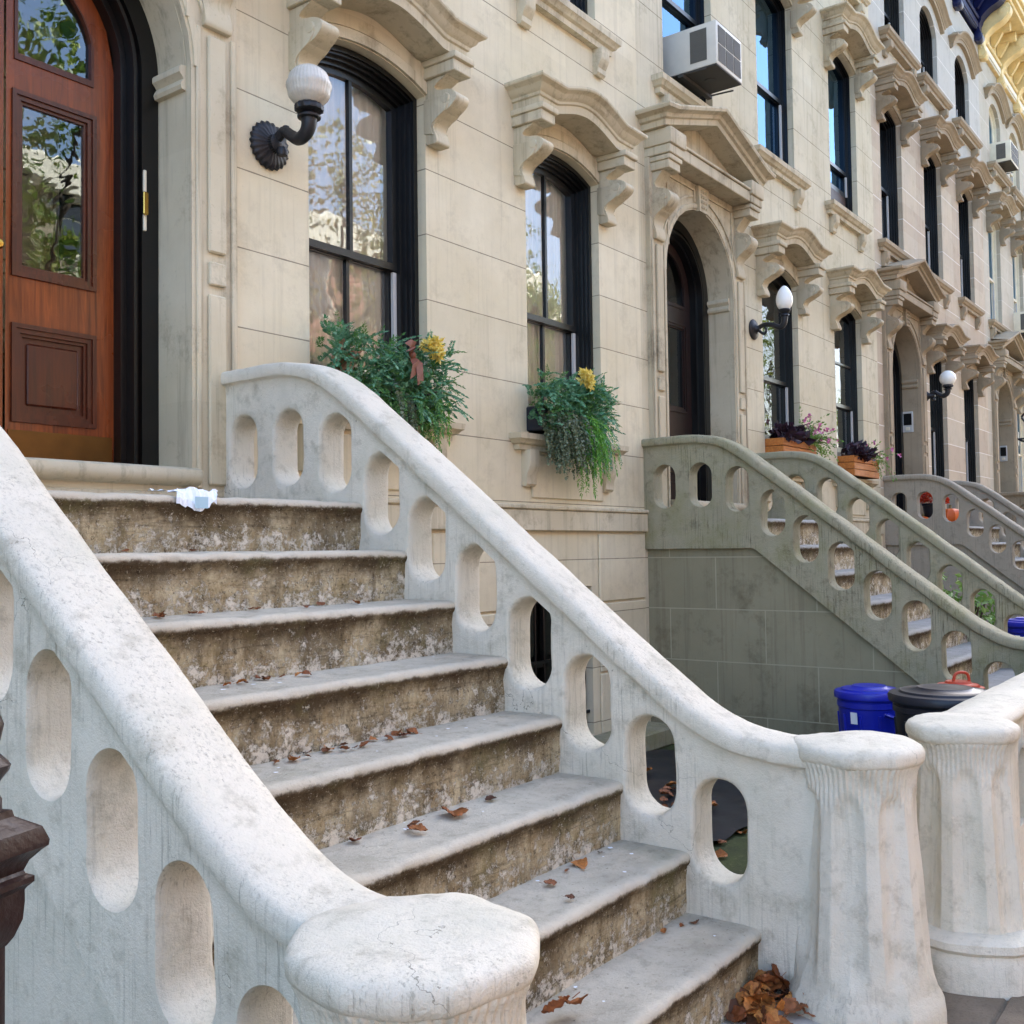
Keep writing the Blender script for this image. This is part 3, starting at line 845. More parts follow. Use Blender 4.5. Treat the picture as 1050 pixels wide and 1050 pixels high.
# ------------------------------------------------------------------ the houses
def house(label, x0, x1, dc, wa, wb, k, wall, trim, frame, glass, style):
    h = thing('row_house', label, 'house', (x0, 0, 0), 'attached brownstone houses')
    ZT = 11.2
    A = {}
    A['door'] = Arch(dc - .71, dc + .71, 1.84, 4.11, .71)
    for nm, c in (('a', wa), ('b', wb)):
        A['1' + nm] = Arch(c - .515, c + .515, 2.43, 4.60, .11)
        A['2' + nm] = Arch(c - .515, c + .515, 5.85, 7.90, .11)
        A['3' + nm] = Arch(c - .50, c + .50, 8.98, 10.08, .30)
    A['2d'] = Arch(dc - .515 - style.get('sh', .1), dc + .515 - style.get('sh', .1), 5.85, 7.90, .11)
    A['3d'] = Arch(dc - .50, dc + .50, 8.98, 10.08, .30)
    cb = wb - .1
    A['bs'] = Arch(cb - .60, cb + .42, .12, 1.30, 0)
    A['bs2'] = Arch(wa - .45, wa + .45, .12, 1.30, 0)
    b = MB()
    panel_with_openings(b, x0, x1, -.3, ZT, list(A.values()), 0, None)
    for key, a in A.items():
        if key != 'door':
            p = a.pts(28); b.grid([[(x, 0, z) for x, z in p], [(x, .24, z) for x, z in p]], True)
    r_ = MB(); p = A['door'].pts(48); r_.grid([[(x, -.0435, z) for x, z in p], [(x, .1, z) for x, z in p], [(x, .25, z) for x, z in p]])
    obj('door_reveal', r_, trim, h, smooth=30)
    b.weld()
    obj('front_wall', b, wall, h)
    b = MB()
    D_ = 9.0
    for xx in (x0 + .004, x1 - .004): b.quad((xx, .001, -.3), (xx, D_, -.3), (xx, D_, ZT), (xx, .001, ZT))
    b.quad((x0, D_, -.3), (x1, D_, -.3), (x1, D_, ZT), (x0, D_, ZT))
    b.quad((x0, 3.2, 0), (x1, 3.2, 0), (x1, 3.2, ZT), (x0, 3.2, ZT))
    for zz in (1.97, 5.55, 8.75): b.quad((x0, .36, zz), (x1, .36, zz), (x1, D_, zz), (x0, D_, zz))
    for zz in (5.5, 8.7): b.quad((x0, .36, zz), (x1, .36, zz), (x1, 3.2, zz), (x0, 3.2, zz))
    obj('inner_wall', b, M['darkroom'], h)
    b = MB(); b.box(x0, x1, .03, D_, ZT + .001, ZT + .3); obj('roof', b, M['roof'], h)
    mats = dict(frame=frame, glass=glass, trim=trim)
    # belt course and basement blocks
    b = MB()
    xe = dc - 1.0
    b.box(dc + 1.0, x1 - .012, -.045, .0, 1.735, 1.89, .006)
    b.box(dc + 1.0, x1 - .012, -.06, .0, 1.892, 1.925, .008)
    for xx in (wa + .3, wb + .38): b.box(xx - .002, xx + .002, -.047, -.044, 1.735, 1.889)
    obj('belt_course', b, trim, h, jit=.001)
    bl = A['bs'].xb + .1
    for xa, xb_ in ((bl, x1 - .02), (A['bs2'].xb + .08, A['bs'].xa - .08), (dc + 1.0, A['bs2'].xa - .08)):
        for z0, z1 in ((1.165, 1.715), (.60, 1.15), (.03, .585)):
            if xb_ - xa > .15:
                b = MB(); b.box(xa, xb_, -.018, .0, z0, z1, .008)
                obj('base_block', b, wall, h, jit=.0015)
    for key in ('bs', 'bs2'):
        a = A[key]; b = MB()
        ring(b, a.inset(.002).pts(4), a.inset(.07).pts(4), .08, .2)
        b.box(a.c - .02, a.c + .02, .1, .14, a.zb + .05, a.sp - .05)
        b.box(a.xa + .05, a.xb - .05, .1, .14, .70, .74)
        w = obj('basement_window', b, M['black'], h)
        b = MB(); b.poly([(x, .15, z) for x, z in a.inset(.05).pts(2)]); obj('pane', b, M['glassd'], w)
        b = MB(); b.box(a.xa + .02, a.xb - .02, .25, .27, a.zb, a.sp); obj('dark_backing', b, M['black'], w)  # added black sheet standing in for the dark interior
        b = MB()
        for q in range(9):
            x = a.xa + .06 + (a.xb - a.xa - .12) * q / 8
            b.tube([(x, .04, a.zb + .02), (x, .04, a.sp - .02)], .009, 6)
        for z in (.3, .75, 1.2): b.box(a.xa, a.xb, .033, .047, z - .012, z + .012)
        obj('window_grille', b, M['black'], w)
    # windows by storey
    for nm, c, st in (('a', wa, style['a']), ('b', wb, style['b'])):
        a = A['1' + nm]
        window(h, a, st, mats)
        head_trim(h, a, trim, 4.9)
        hood_unit(h, c, 4.985, .105, trim)
        sill_unit(h, c, .70, 2.445, .045, trim, 1.0)
        b = MB()                                        # apron panel below the sill
        b.box(c - .50, c + .50, -.016, .0, 1.98, 2.30, .006)
        obj('apron_panel', b, wall, h)
    for nm, c, st in (('a', wa, style['a2']), ('b', wb, style['b2']), ('d', dc - style.get('sh', .1), style['d2'])):
        a = A['2' + nm]
        window(h, a, st, mats)
        hood_unit(h, c, 8.26, .105, trim, zb=7.58)
        head_trim(h, a, trim, 8.2)
        sill_unit(h, c, .68, 5.87, .055, trim, 1.25, .22)
    for nm, c in (('a', wa), ('b', wb), ('d', dc)):
        a = A['3' + nm]
        window(h, a, style.get('3', dict(mullion=0, behind='dark')), dict(mats, frame=style.get('f3', frame)))
        sill_unit(h, c, .74, 9.0, .095, trim, 1.25, .22)
        b = MB()
        def zf(x, c=c):
            t = abs(x - c) / .78
            return 10.42 + .30 * (1 - t * t) if t < 1 else 10.42
        sweep(b, front_path(c - .80, c + .80, zf, .06, 24), clampprof(HOODPROF, .06))
        obj('eyebrow_hood', b, trim, h, smooth=28)
    door_unit(h, dc, dict(frame=style['df'], leaf=style['leaf'], panel=style['panel'], mould=style['panel'], glass=glass, trim=trim), style)
    cornice(h, x0 + .02, x1 - .02, style.get('cz', 11.2), style['cm'], style['cm2'])
    return h

SA = dict(meet=3.46, mullion=1, behind='curtain')
SD = dict(mullion=0, behind='dark')
SDT = dict(mullion=0, behind='dark', thin=1)
SB = dict(mullion=0, behind='blind')
base = dict(a=SA, b=dict(SA, meet=3.40), a2=dict(SA, meet=6.8), b2=dict(SA, meet=6.8), d2=dict(SD, meet=6.9), df=M['black'], leaf=M['door'], panel=M['doorp'], cm=M['trim1'], cm2=M['trim1'], plate=1, seam=-.055)
house('cream stone row house nearest the camera, brown varnished arched door and evergreen window boxes', 1.46, 7.99, 2.58, 4.645, 6.80, 1, M['wall1'], M['trim1'], M['black'], M['glass'], base)
house('tan stone row house with a white air conditioner over its pediment and cedar flower boxes', 7.99, 14.58, 9.11, 11.16, 13.40, 2, M['wall2'], M['trim2'], M['black'], M['glassd'],
      dict(base, a=dict(mullion=0, behind='dark', meet=3.46, low=2.78, thin=1), b=dict(mullion=0, behind='dark', meet=3.40, low=2.8, bars=[3.95], thin=1),
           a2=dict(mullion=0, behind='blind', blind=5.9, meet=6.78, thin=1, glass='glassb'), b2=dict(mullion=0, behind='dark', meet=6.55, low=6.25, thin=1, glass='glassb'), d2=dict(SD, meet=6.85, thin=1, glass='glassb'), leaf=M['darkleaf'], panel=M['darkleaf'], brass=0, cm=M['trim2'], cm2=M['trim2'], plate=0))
house('pinkish brown row house with pale mortar joints and a navy cornice', 14.58, 21.2, 15.82, 17.70, 19.88, 3, M['wall3'], M['trim3'], M['black'], M['glassd'],
      dict(base, a=SD, b=SD, a2=SD, b2=SD, d2=SD, leaf=M['navy'], panel=M['navy'], brass=0, cm=M['navy'], cm2=M['navy'], plate=0, sh=.35, cz=11.42))
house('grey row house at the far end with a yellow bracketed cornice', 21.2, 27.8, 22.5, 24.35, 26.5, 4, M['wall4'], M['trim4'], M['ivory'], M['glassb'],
      dict(base, a=SDT, b=SDT, a2=SDT, b2=SDT, d2=SDT, leaf=M['black'], **{'3': SDT}, panel=M['black'], brass=0, cm=M['yellow'], cm2=M['ivory'], plate=0, sh=.35))

# ------------------------------------------------------------------ stoops
OV = [(-.20, 2.12), (-.54, 2.12), (-.87, 2.07), (-1.17, 1.865), (-1.44, 1.65), (-1.715, 1.435), (-1.99, 1.215), (-2.265, .995), (-2.54, .78), (-2.82, .575)]
RAIL = [(.04, 2.545), (-.25, 2.55), (-.52, 2.545), (-.74, 2.50), (-.93, 2.395), (-1.13, 2.245), (-1.40, 2.04), (-1.7, 1.805), (-2.19, 1.425), (-2.5, 1.185), (-2.70, 1.04), (-2.86, .955), (-3.0, .925), (-3.2, .915)]
RP = crom(RAIL, 6)
def railz(y):
    for (ya, za), (yb, zb) in zip(RP, RP[1:]):
        if yb <= y <= ya: return za + (zb - za) * (ya - y) / (ya - yb)
    return RP[0][1] if y > RP[0][0] else RP[-1][1]
def lowz(y):
    return max(1.585 if y > -1.0 else 1.585 + .795 * (y + 1.0) - .0, .02)

def panel_bm(xi, xo, dz, low=True, flare=.015):
    """balustrade wall with ten rounded slots; xi inner face, xo outer face"""
    mb = MB()
    hw, hh = .098, .182
    edges = [.03] + [(OV[i][0] + OV[i + 1][0]) / 2 for i in range(9)] + [-2.965]
    NS, NT_ = 20, 9
    t = xo - xi
    for i, (cy, cz) in enumerate(OV):
        ya, yb = edges[i], edges[i + 1]
        bot = (lambda y: lowz(y) + dz) if low else (lambda y: min(lowz(y), 2) + dz)
        top = lambda y: railz(y) - .06 + dz
        cz += dz
        B = []
        for k in range(NS): B.append((ya, bot(ya) + (top(ya) - bot(ya)) * k / NS))
        for k in range(NT_): y = ya + (yb - ya) * k / NT_; B.append((y, top(y)))
        for k in range(NS): B.append((yb, top(yb) + (bot(yb) - top(yb)) * k / NS))
        for k in range(NT_): y = yb + (ya - yb) * k / NT_; B.append((y, bot(y)))
        def stad(y, z, e):
            a, h, r = hw + e, hh - hw, hw + e
            dy, dz_ = y - cy, z - cz
            l = math.hypot(dy, dz_); dy /= l; dz_ /= l
            # side hit
            if abs(dy) > 1e-6:
                s = a / abs(dy)
                if abs(s * dz_) <= h: return (cy + dy * s, cz + dz_ * s)
            zc = h if dz_ > 0 else -h
            q = dz_ * zc
            s = q + math.sqrt(max(q * q - (h * h - r * r), 0))
            return (cy + dy * s, cz + dz_ * s)
        rows = []
        for f in (0, .3, .6, .85):
            c_ = [stad(y, z, flare) for y, z in B]
            rows.append([(xi, y + (p[0] - y) * f, z + (p[1] - z) * f) for (y, z), p in zip(B, c_)])
        for e, dx in ((flare, 0), (flare * .55, .006), (flare * .2, .018), (0, .038), (0, .5), (0, 1 - .038), (flare * .1, 1 - .018), (flare * .3, 1 - .006), (flare * .5, 1)):
            if .03 < dx < .5 and dx != .038: pass
            d = dx if dx <= .04 else None
            x = xi + (dx * math.copysign(1, t) if dx <= .04 else (t * .5 if dx == .5 else t - (1 - dx) * math.copysign(1, t)))
            rows.append([(x,) + stad(y, z, e) for y, z in B])
        for f in (.85, .6, .3, 0):
            c_ = [stad(y, z, flare * .5) for y, z in B]
            rows.append([(xo, y + (p[0] - y) * f, z + (p[1] - z) * f) for (y, z), p in zip(B, c_)])
        mb.grid(rows, True)
        # underside
        n0 = 2 * NS + NT_
        mb.grid([[(xi,) + B[(n0 + k) % len(B)] for k in range(NT_ + 1)], [(xo,) + B[(n0 + k) % len(B)] for k in range(NT_ + 1)]])
    # plain end running into the newel
    y0, y1 = -2.965, -3.20
    for x in (xi, xo):
        mb.grid([[(x, y0 + (y1 - y0) * j / 4, (lambda y: lowz(min(y0, y0)) * (1 - k / NS) + (railz(y) - .06) * k / NS + dz)(y0 + (y1 - y0) * j / 4)) for k in range(NS + 1)] for j in range(5)])
    mb.weld(.0012)
    return mb

def rail_bm(xc, dz, w=.114):
    mb = MB()
    half = [(.70, -.105), (.71, -.066), (.80, -.056), (.955, -.050), (.99, -.040), (1.0, -.024), (.99, -.006), (.955, .006), (.87, .014), (.6, .019), (.3, .021)]
    prof = [(-w * a, b) for a, b in half] + [(0, .021)] + [(w * a, b) for a, b in half[::-1]]
    rows = []
    n = len(RP)
    for i, (y, z) in enumerate(RP):
        a, b_ = RP[max(i - 1, 0)], RP[min(i + 1, n - 1)]
        ty, tz = b_[0] - a[0], b_[1] - a[1]
        l = math.hypot(ty, tz)
        ny, nz = -tz / l, ty / l
        if nz < 0: ny, nz = -ny, -nz
        rows.append([(xc + dx, y + ny * (dn - .02), z + nz * (dn - .02) + dz) for dx, dn in prof])
    vs = mb.grid(rows); mb.cap(vs[0]); mb.cap(vs[-1])
    bmesh.ops.subdivide_edges(mb.bm, edges=[e for e in mb.bm.edges if e.calc_length() > .05], cuts=1, use_grid_fill=True)
    return mb

def newel(par, x, y, zt, mat, rot=0, rs=1.0):
    """tapering post with hollow flutes and a flat rounded cap"""
    H = zt
    mb = MB()
    def flute(a, h):
        g = max(0, min(1, (h - .16) / .10)) * (1 if h < H - .27 else max(0, min(1, (H - .15 - .10 * (1 - (1 - min(1, abs(((a + rot) * 8 / (2 * math.pi)) % 1 - .5) / .36) ** 2) ** .5 if abs(((a + rot) * 8 / (2 * math.pi)) % 1 - .5) < .36 else .1) - h) / .03)))
        g = g ** .6
        ph = ((a + rot) * 8 / (2 * math.pi)) % 1
        d = abs(ph - .5) * 2
        hollow = max(0, 1 - (1 - d) ** 1.0 * 1.0)
        hol = (1 - min(1, d / .72) ** 2) if d < .72 else 0
        oct_ = math.cos(math.pi / 8) / math.cos(((a + rot + math.pi / 8) % (math.pi / 4)) - math.pi / 8)
        return (1 * .5 + .5 * oct_ + .02) * (1 - .14 * hol * g) * (1 + .014 * math.sin(a * 64 + 2 * noise.noise(Vector((a * 3, rot, 0)))) * max(0, min(1, (h - H + .24) / .08)) * (1 if h < H - .054 else 0))
    prof = [(.26, -.06), (.262, .06), (.256, .10), (.238, .125), (.236, .14), (.232, .17)]
    for k in range(1, 29):
        u = k / 28
        prof.append((.232 - .046 * u ** .85, .17 + (H - .30) * u))
    prof += [(.187, H - .125), (.189, H - .11), (.193, H - .09), (.199, H - .076), (.204, H - .066), (.204, H - .058)]
    mb.lathe([(r * rs, h) for r, h in prof], (x, y, 0), 'z', 320, flute)
    o = obj('newel_post', mb, mat, par, smooth=50, jit=.0035, jscale=9)
    mb = MB()
    octm = lambda a, h: .48 + .52 * math.cos(math.pi / 8) / math.cos(((a + rot + math.pi / 8) % (math.pi / 4)) - math.pi / 8) + .02
    cp = [(.15, H - .066), (.200, H - .066), (.210, H - .060), (.2155, H - .048), (.217, H - .030), (.215, H - .019), (.208, H - .010), (.197, H - .004), (.175, H + .001), (.15, H + .004), (.12, H + .006), (.08, H + .008), (.04, H + .009), (.004, H + .009)]
    mb.lathe([(r * rs, h) for r, h in cp], (x, y, 0), 'z', 96, octm)
    obj('newel_cap', mb, mat, o, smooth=60, jit=.008, jscale=7)
    return o

def stoop(label, xl, xr, mat, tread, dzl=0, newels=True, wallmat=None, hi=True):
    """xl/xr: centre lines of the two balustrades; steps between them"""
    s = thing('stoop', label, 'front steps', ((xl + xr) / 2, -1.5, 0), 'stone stoops in front of the row houses')
    th = .079
    for k in range(8):
        z = 1.83 - .224 * k; y = -1.05 - .275 * k
        mb = MB()
        n = 110
        x0, x1 = xl + th - .03, xr - th + .03
        yb = y + .295 if k else .0
        prof = [(yb, z), (y + .16, z), (y + .07, z), (y + .03, z - .001), (y + .012, z - .004), (y + .003, z - .010), (y - .002, z - .020), (y - .001, z - .036), (y + .004, z - .046), (y + .011, z - .054), (y + .015, z - .10), (y + .013, z - .15), (y + .014, z - .19), (y + .016, z - .235)]
        mb.grid([[(x0 + (x1 - x0) * i / n, py, pz) for py, pz in prof] for i in range(n + 1)])
        for v in mb.bm.verts:                           # worn and chipped nosing
            c_ = v.co
            dn = noise.noise(Vector((c_.x * 2.1 + k * 9, c_.y * 3, 0))) * .006 + noise.noise(Vector((c_.x * 9, k * 5, c_.z * 9))) * .005
            if c_.z < z - .0005:
                v.co.y += dn + max(0, noise.noise(Vector((c_.x * 10, k * 3.3, c_.z * 9))) - .2) * .022
                if c_.z > z - .06: v.co.z -= max(0, noise.noise(Vector((c_.x * 9 + 4, k * 7.3, 2))) - .1) * .016
            else: v.co.z += dn * .5 - (.012 * max(0, 1 - abs(c_.x - (x0 + x1) / 2) / .8) if y - .01 < c_.y < y + .2 else 0) * .6
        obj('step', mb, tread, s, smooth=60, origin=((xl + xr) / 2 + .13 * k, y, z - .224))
    for xc, sgn, dz in ((xl, -1, dzl), (xr, 1, 0)):
        p = obj('balustrade', panel_bm(xc - sgn * th, xc + sgn * th, dz), mat, s, smooth=45, jit=.0045)
        r = obj('hand_rail', rail_bm(xc, dz), mat, p, smooth=48, jit=.005)
        # side wall of the flight, set back under the balustrade
        mb = MB()
        ys = [0, -.5, -1.0, -1.4, -1.8, -2.2, -2.6, -2.95, -3.15]
        xo = xc + sgn * (th - .048)
        xi_ = xc - sgn * (th + .004)
        mb.grid([[(xo, y, -.2), (xo, y, lowz(y) + dz + .03)] for y in ys])
        mb.grid([[(xo, y, lowz(y) + dz + .03), (xi_ + sgn * .01, y, lowz(y) + dz + .03)] for y in ys])
        obj('side_wall', mb, wallmat or mat, s)
        # inner face below the slots, beside the steps
        mb = MB()
        mb.grid([[(xc - sgn * (th - .002), y, -.1), (xc - sgn * (th - .002), y, lowz(y) + dz + .02)] for y in ys])
        mb.grid([[(xc - sgn * (th - .002), y, .02), (xc - sgn * (th - .002), y, lowz(y) + dz + .02)] for y in (-2.9, -3.2)])
        obj('string_wall', mb, mat, s)
    # foot slab
    mb = MB(); mb.box(xl - .02, xr + .02, -3.30, -2.9, -.2, .045, .012, 2)
    obj('foot_slab', mb, M['tread'], s, jit=.002)
    if newels:
        newel(s, xl - .085 if dzl else xl - .03, -3.22, .922, mat, .2, 1.06 if dzl else 1.0)
        newel(s, xr + .05, -3.28, .93, mat, .25)
    return s

M['blockwall2'] = m_facade('olive_block', lin(148, 141, 116), lin(134, 128, 104), 1, lin(166, 160, 136), jw=.004, grime=.85, vert=.86)
stoop('white painted stoop in the foreground with worn brown risers and rounded newels', 1.502, 3.565, M['stoop1'], M['step1'], dzl=-.038)
stoop('olive grey weathered stoop beside the rubbish bins, right of the white one', 8.075, 10.15, M['stoop2'], M['step2'], wallmat=M['blockwall2'])
stoop('brown grey stoop with a red potted mum and pumpkin on its landing', 14.80, 16.85, M['stoop3'], M['step2'])
stoop('dun coloured stoop farthest along the row', 21.5, 23.5, M['stoop4'], M['step2'])

# ------------------------------------------------------------------ ground
def sheet(name, x0, x1, y0, y1, z, mat, kind='structure', n=1):
    mb = MB(); mb.quad((x0, y0, z), (x1, y0, z), (x1, y1, z), (x0, y1, z))
    o = obj(name, mb, mat)
    if kind: o['kind'] = kind
    return o
sheet('ground', -400, 400, -400, 400, -.30, M['asphalt'])
mb = MB()
mb.box(-30, 60, -7.2, -3.32, -.28, -.004)
o = obj('pavement', mb, M['walk']); o['kind'] = 'structure'
sheet('path', 3.78, 60, -3.319, -.001, -.03, M['moss'])
sheet('path', -30, 1.4, -3.319, -.001, -.03, M['moss'])
mb = MB()
for i in range(26):
    x = -6 + i * 1.52
    mb.box(x + .008, x + 1.512, -5.2, -3.66, -.02, .006 + (i * 7 % 5) * .0015, .006)
    mb.box(x + .008, x + 1.512, -6.9, -5.215, -.02, .004 + (i * 3 % 5) * .0015, .006)
    mb.box(x + .008, x + 1.512, -3.648, -3.33, -.02, .0 + (i * 5 % 4) * .0015, .006)
o = obj('pavement_slabs', mb, M['walk'], jit=.0); o['kind'] = 'structure'
mb = MB(); mb.box(-30, 60, -16.5, -14.0, -.28, -.12)
o = obj('far_pavement', mb, M['walk']); o['kind'] = 'structure'

# low balustrade between pavement and areaway, right of the gate gap
fw = thing('garden_wall', 'low white pierced wall along the pavement with its own post, right of the white stoop', 'garden wall', (6, -3.45, 0))
newel(fw, 4.25, -3.47, .925, M['stoop1'], .1, .93)
mb = MB()
mb.lathe([(.30, -.06), (.305, .10), (.29, .125), (.285, .135), (.30, .15), (.295, .175), (.25, .19), (.10, .192)], (4.25, -3.47, 0), 'z', 64, lambda a, q: .55 + .45 * math.cos(math.pi / 8) / math.cos((a % (math.pi / 4)) - math.pi / 8))
obj('post_base', mb, M['stoop1'], fw, smooth=40, jit=.006)
mb = MB()
xs0, xs1 = 4.40, 7.98
ar = [Arch(5.02 + i * .30 - .085, 5.02 + i * .30 + .085, .38, .62, .085) for i in range(9)]
panel_with_openings(mb, xs0, xs1, .0, .86, ar, -3.53, .16)
obj('pierced_panel', mb, M['stoop1'], fw, smooth=35)
mb = MB()
panel_with_openings(mb, xs0, xs1, .0, .86, ar, -3.37, None)
obj('pierced_panel', mb, M['stoop1'], fw, smooth=35)
mb = MB()
w = .13
prof = [(-w * .66, -.085), (-w * .7, -.062), (-w * .98, -.034), (-w, -.016), (-w * .8, .010), (0, .018), (w * .8, .010), (w, -.016), (w * .98, -.034), (w * .7, -.062), (w * .66, -.085)]
vs = mb.grid([[(4.26 + (xs1 - 4.26) * k / 40, -3.45 + a, .905 + c) for a, c in prof] for k in range(41)]); mb.cap(vs[0]); mb.cap(vs[-1])
obj('wall_coping', mb, M['stoop1'], fw, smooth=60, jit=.005)
mb = MB(); mb.box(xs0 + .1, xs1, -3.57, -3.33, -.05, .14, .015); obj('wall_plinth', mb, M['stoop1'], fw, jit=.004)

# neighbour to the left keeps the sun off the stoop, as the terrace does
house('cream stone row house left of the brown arched door, mostly out of the picture', -5.1, 1.46, -3.98, -1.9, .25, 0, M['wall1'], M['trim1'], M['black'], M['glass'], base)

# ------------------------------------------------------------------ wall lamps
def lamp(label, x, z, kind, mat):
    t = thing('wall_lamp', label, 'lamp', (x, 0, z), 'wall lamps beside the doors')
    b = MB()
    if kind == 'ball':
        fl = lambda a, h: 1 + .05 * math.cos(a * 22) * (1 if h > -.06 else .4)
        b.lathe([(.125, .0), (.132, -.012), (.125, -.028), (.10, -.040), (.07, -.048), (.05, -.055), (.046, -.07), (.05, -.085), (.035, -.095), (.002, -.10)], (x, 0, z), 'y', 88, fl)
    elif kind == 'egg':
        b.lathe([(.105, .0), (.11, -.012), (.10, -.025), (.06, -.035), (.035, -.05), (.03, -.08), (.002, -.085)], (x, 0, z), 'y', 32)
    else:
        b.lathe([(.085, .0), (.085, -.015), (.05, -.05), (.03, -.09), (.025, -.14), (.002, -.145)], (x, 0, z), 'y', 24)
    obj('wall_plate', b, M['iron'], t, smooth=50)
    b = MB()
    if kind == 'egg':
        P = crom([(x, -.04, z), (x, -.13, z + .035), (x, -.22, z + .02), (x, -.30, z - .015), (x, -.345, z + .02), (x, -.355, z + .08)], 6)
        b.tube(P, [.022 + .012 * (i / len(P)) for i in range(len(P))], 12)
        b.lathe([(.03, 0), (.034, .02), (.03, .03), (.045, .035), (.045, .05), (.034, .06), (.055, .075), (.065, .095), (.06, .105)], (x, -.355, z + .06), 'z', 20)
        b.tube(crom([(x, -.06, z - .01), (x, -.12, z - .06), (x, -.15, z - .03), (x, -.14, z + .01)], 5), .015, 8)
        gz, gy = z + .165, -.355
    else:
        P = crom([(x, -.05, z), (x, -.13, z + .05), (x, -.19, z + .015), (x, -.25, z - .02), (x, -.305, z - .005), (x, -.33, z + .03), (x, -.335, z + .07)], 6)
        b.tube(P, [.026 + .018 * (i / len(P)) for i in range(len(P))], 14)
        b.lathe([(.044, .0), (.062, .004), (.064, .014), (.046, .024), (.040, .034), (.05, .040)], (x, -.335, z + .068), 'z', 24)
        b.lathe([(.001, -.03), (.028, -.02), (.032, 0), (.022, .025), (.001, .03)], (x, -.12, z - .06), 'z', 12)
        b.lathe([(.001, -.025), (.022, -.015), (.024, 0), (.018, .02), (.001, .025)], (x, -.15, z + .055), 'z', 12)
        gz, gy = z + .105, -.335
    obj('lamp_arm', b, M['iron'], t, smooth=50)
    b = MB()
    g0 = gz
    if kind != 'egg':
        b.lathe([(.05, 0), (.075, .012), (.078, .03), (.070, .045), (.05, .05)], (x, gy, g0 - .005), 'z', 40, lambda a, h: 1 + .05 * math.cos(a * 14))
        obj('globe_gallery', b, M['iron'], t, smooth=50)
        b = MB()
        r = .118 if kind == 'ball' else .12
        prof = [(max(r * math.sin(math.pi * (k + .5) / 26), .002), r - r * math.cos(math.pi * (k + .5) / 26)) for k in range(2, 26)]
        nub = (lambda a, h: 1 + .045 * math.sin(a * 18 + h * 50) * math.sin(a * 18 - h * 50)) if kind == 'ball' else None
        b.lathe(prof, (x, gy, g0 + .02), 'z', 104 if kind == 'ball' else 32, nub)
    else:
        prof = [(.05, 0), (.072, .03), (.083, .065), (.086, .10), (.080, .14), (.066, .18), (.045, .215), (.022, .24), (.003, .247)]
        b.lathe(crom(prof, 4), (x, gy, g0), 'z', 36)
    obj('lamp_globe', b, mat, t, smooth=75)
    return t
M['globe1'] = m_plain('cut_glass', lin(206, 200, 188), .2, bscale=70, bstr=.5, var=.25)
lamp('fluted iron wall lamp with a cut glass ball beside the first window', 3.83, 3.86, 'ball', M['globe1'])
lamp('black wall lamp with a white egg shaped globe', 10.39, 3.89, 'egg', M['globe'])
lamp('black wall lamp with a smooth white round globe on the pinkish house', 16.94, 3.90, 'round', M['globe'])
t = thing('wall_lamp', 'scrolled wrought iron lamp bracket on the grey far house', 'lamp', (23.75, 0, 3.75), 'wall lamps beside the doors')
b = MB()
b.tube(crom([(23.75, -.02, 3.75), (23.75, -.15, 3.70), (23.75, -.3, 3.85), (23.75, -.34, 4.1), (23.75, -.2, 4.28), (23.75, -.1, 4.2), (23.75, -.16, 4.1)], 6), .022, 8)
b.tube([(23.75, -.02, 3.75), (23.75, -.36, 3.75)], .018, 8)
obj('lamp_arm', b, M['iron'], t, smooth=60)
b = MB(); b.box(23.68, 23.82, -.025, .0, 3.6, 3.9, .008); obj('wall_plate', b, M['iron'], t)
b = MB(); b.lathe([(.02, -.02), (.09, 0), (.11, .02), (.13, .2), (.06, .28), (.02, .34)], (23.75, -.34, 3.78), 'z', 6); obj('lantern', b, M['iron'], t)

# ------------------------------------------------------------------ air conditioners
def aircon(label, x0, x1, z0, z1, yf, paint):
    a = thing('air_conditioner', label, 'air conditioner', ((x0 + x1) / 2, 0, z0))
    b = MB(); b.box(x0, x1, yf, .25, z0 + .012, z1, .012, 2); obj('casing', b, paint, a, smooth=35)
    b = MB(); b.box(x0 + .006, x1 - .006, yf + .006, .24, z0, z0 + .0125); b.lathe([(.055, -.004), (.055, .0)], ((x0 + x1) / 2, yf + .2, z0), 'z', 20)
    obj('base_pan', b, M['acdark'], a)
    b = MB()
    w = (x1 - x0 - .06); 
    for i in range(3):
        for j in range(2):
            xa = x0 + .03 + w * i / 3 + .008; xb = x0 + .03 + w * (i + 1) / 3 - .008
            za = z0 + .04 + (z1 - z0 - .07) * j / 2 + .006; zb = z0 + .04 + (z1 - z0 - .07) * (j + 1) / 2 - .006
            n = 14
            for q in range(n): b.box(xa, xb, yf - .006, yf + .002, za + (zb - za) * q / n, za + (zb - za) * (q + .6) / n)
    obj('condenser_grille', b, M['acgrille'], a)
    for xs in (x0 - .004, x1 + .001):
        b = MB()
        b.box(xs, xs + .002, yf + .095, yf + .265, z0 + .07, z1 - .05)
        for q in range(16):
            z = z0 + .08 + (z1 - z0 - .13) * q / 16
            b.box(xs - .002, xs + .004, yf + .10, yf + .26, z, z + .011)
        obj('side_louvre', b, M['acgrille'], a)
    b = MB()
    b.tube([(x0 - .015, .05, z0 - .0), (x0 - .015, yf + .1, z0 - .02)], .008, 6); b.tube([(x1 + .015, .05, z0 - .0), (x1 + .015, yf + .1, z0 - .02)], .008, 6)
    b.box(x0 - .03, x1 + .03, -.09, -.04, z0 - .035, z0 - .004)
    obj('support_rail', b, M['acdark'], a)
aircon('cream window air conditioner with a grey grille over the tan pediment', 8.74, 9.30, 6.02, 6.44, -.42, M['acwhite'])
aircon('small white air conditioner in a top floor window of the grey house', 22.15, 22.85, 9.08, 9.5, -.35, M['ivory'])
aircon('white air conditioner in a second floor window of the grey house', 23.75, 24.5, 5.95, 6.4, -.4, M['ivory'])

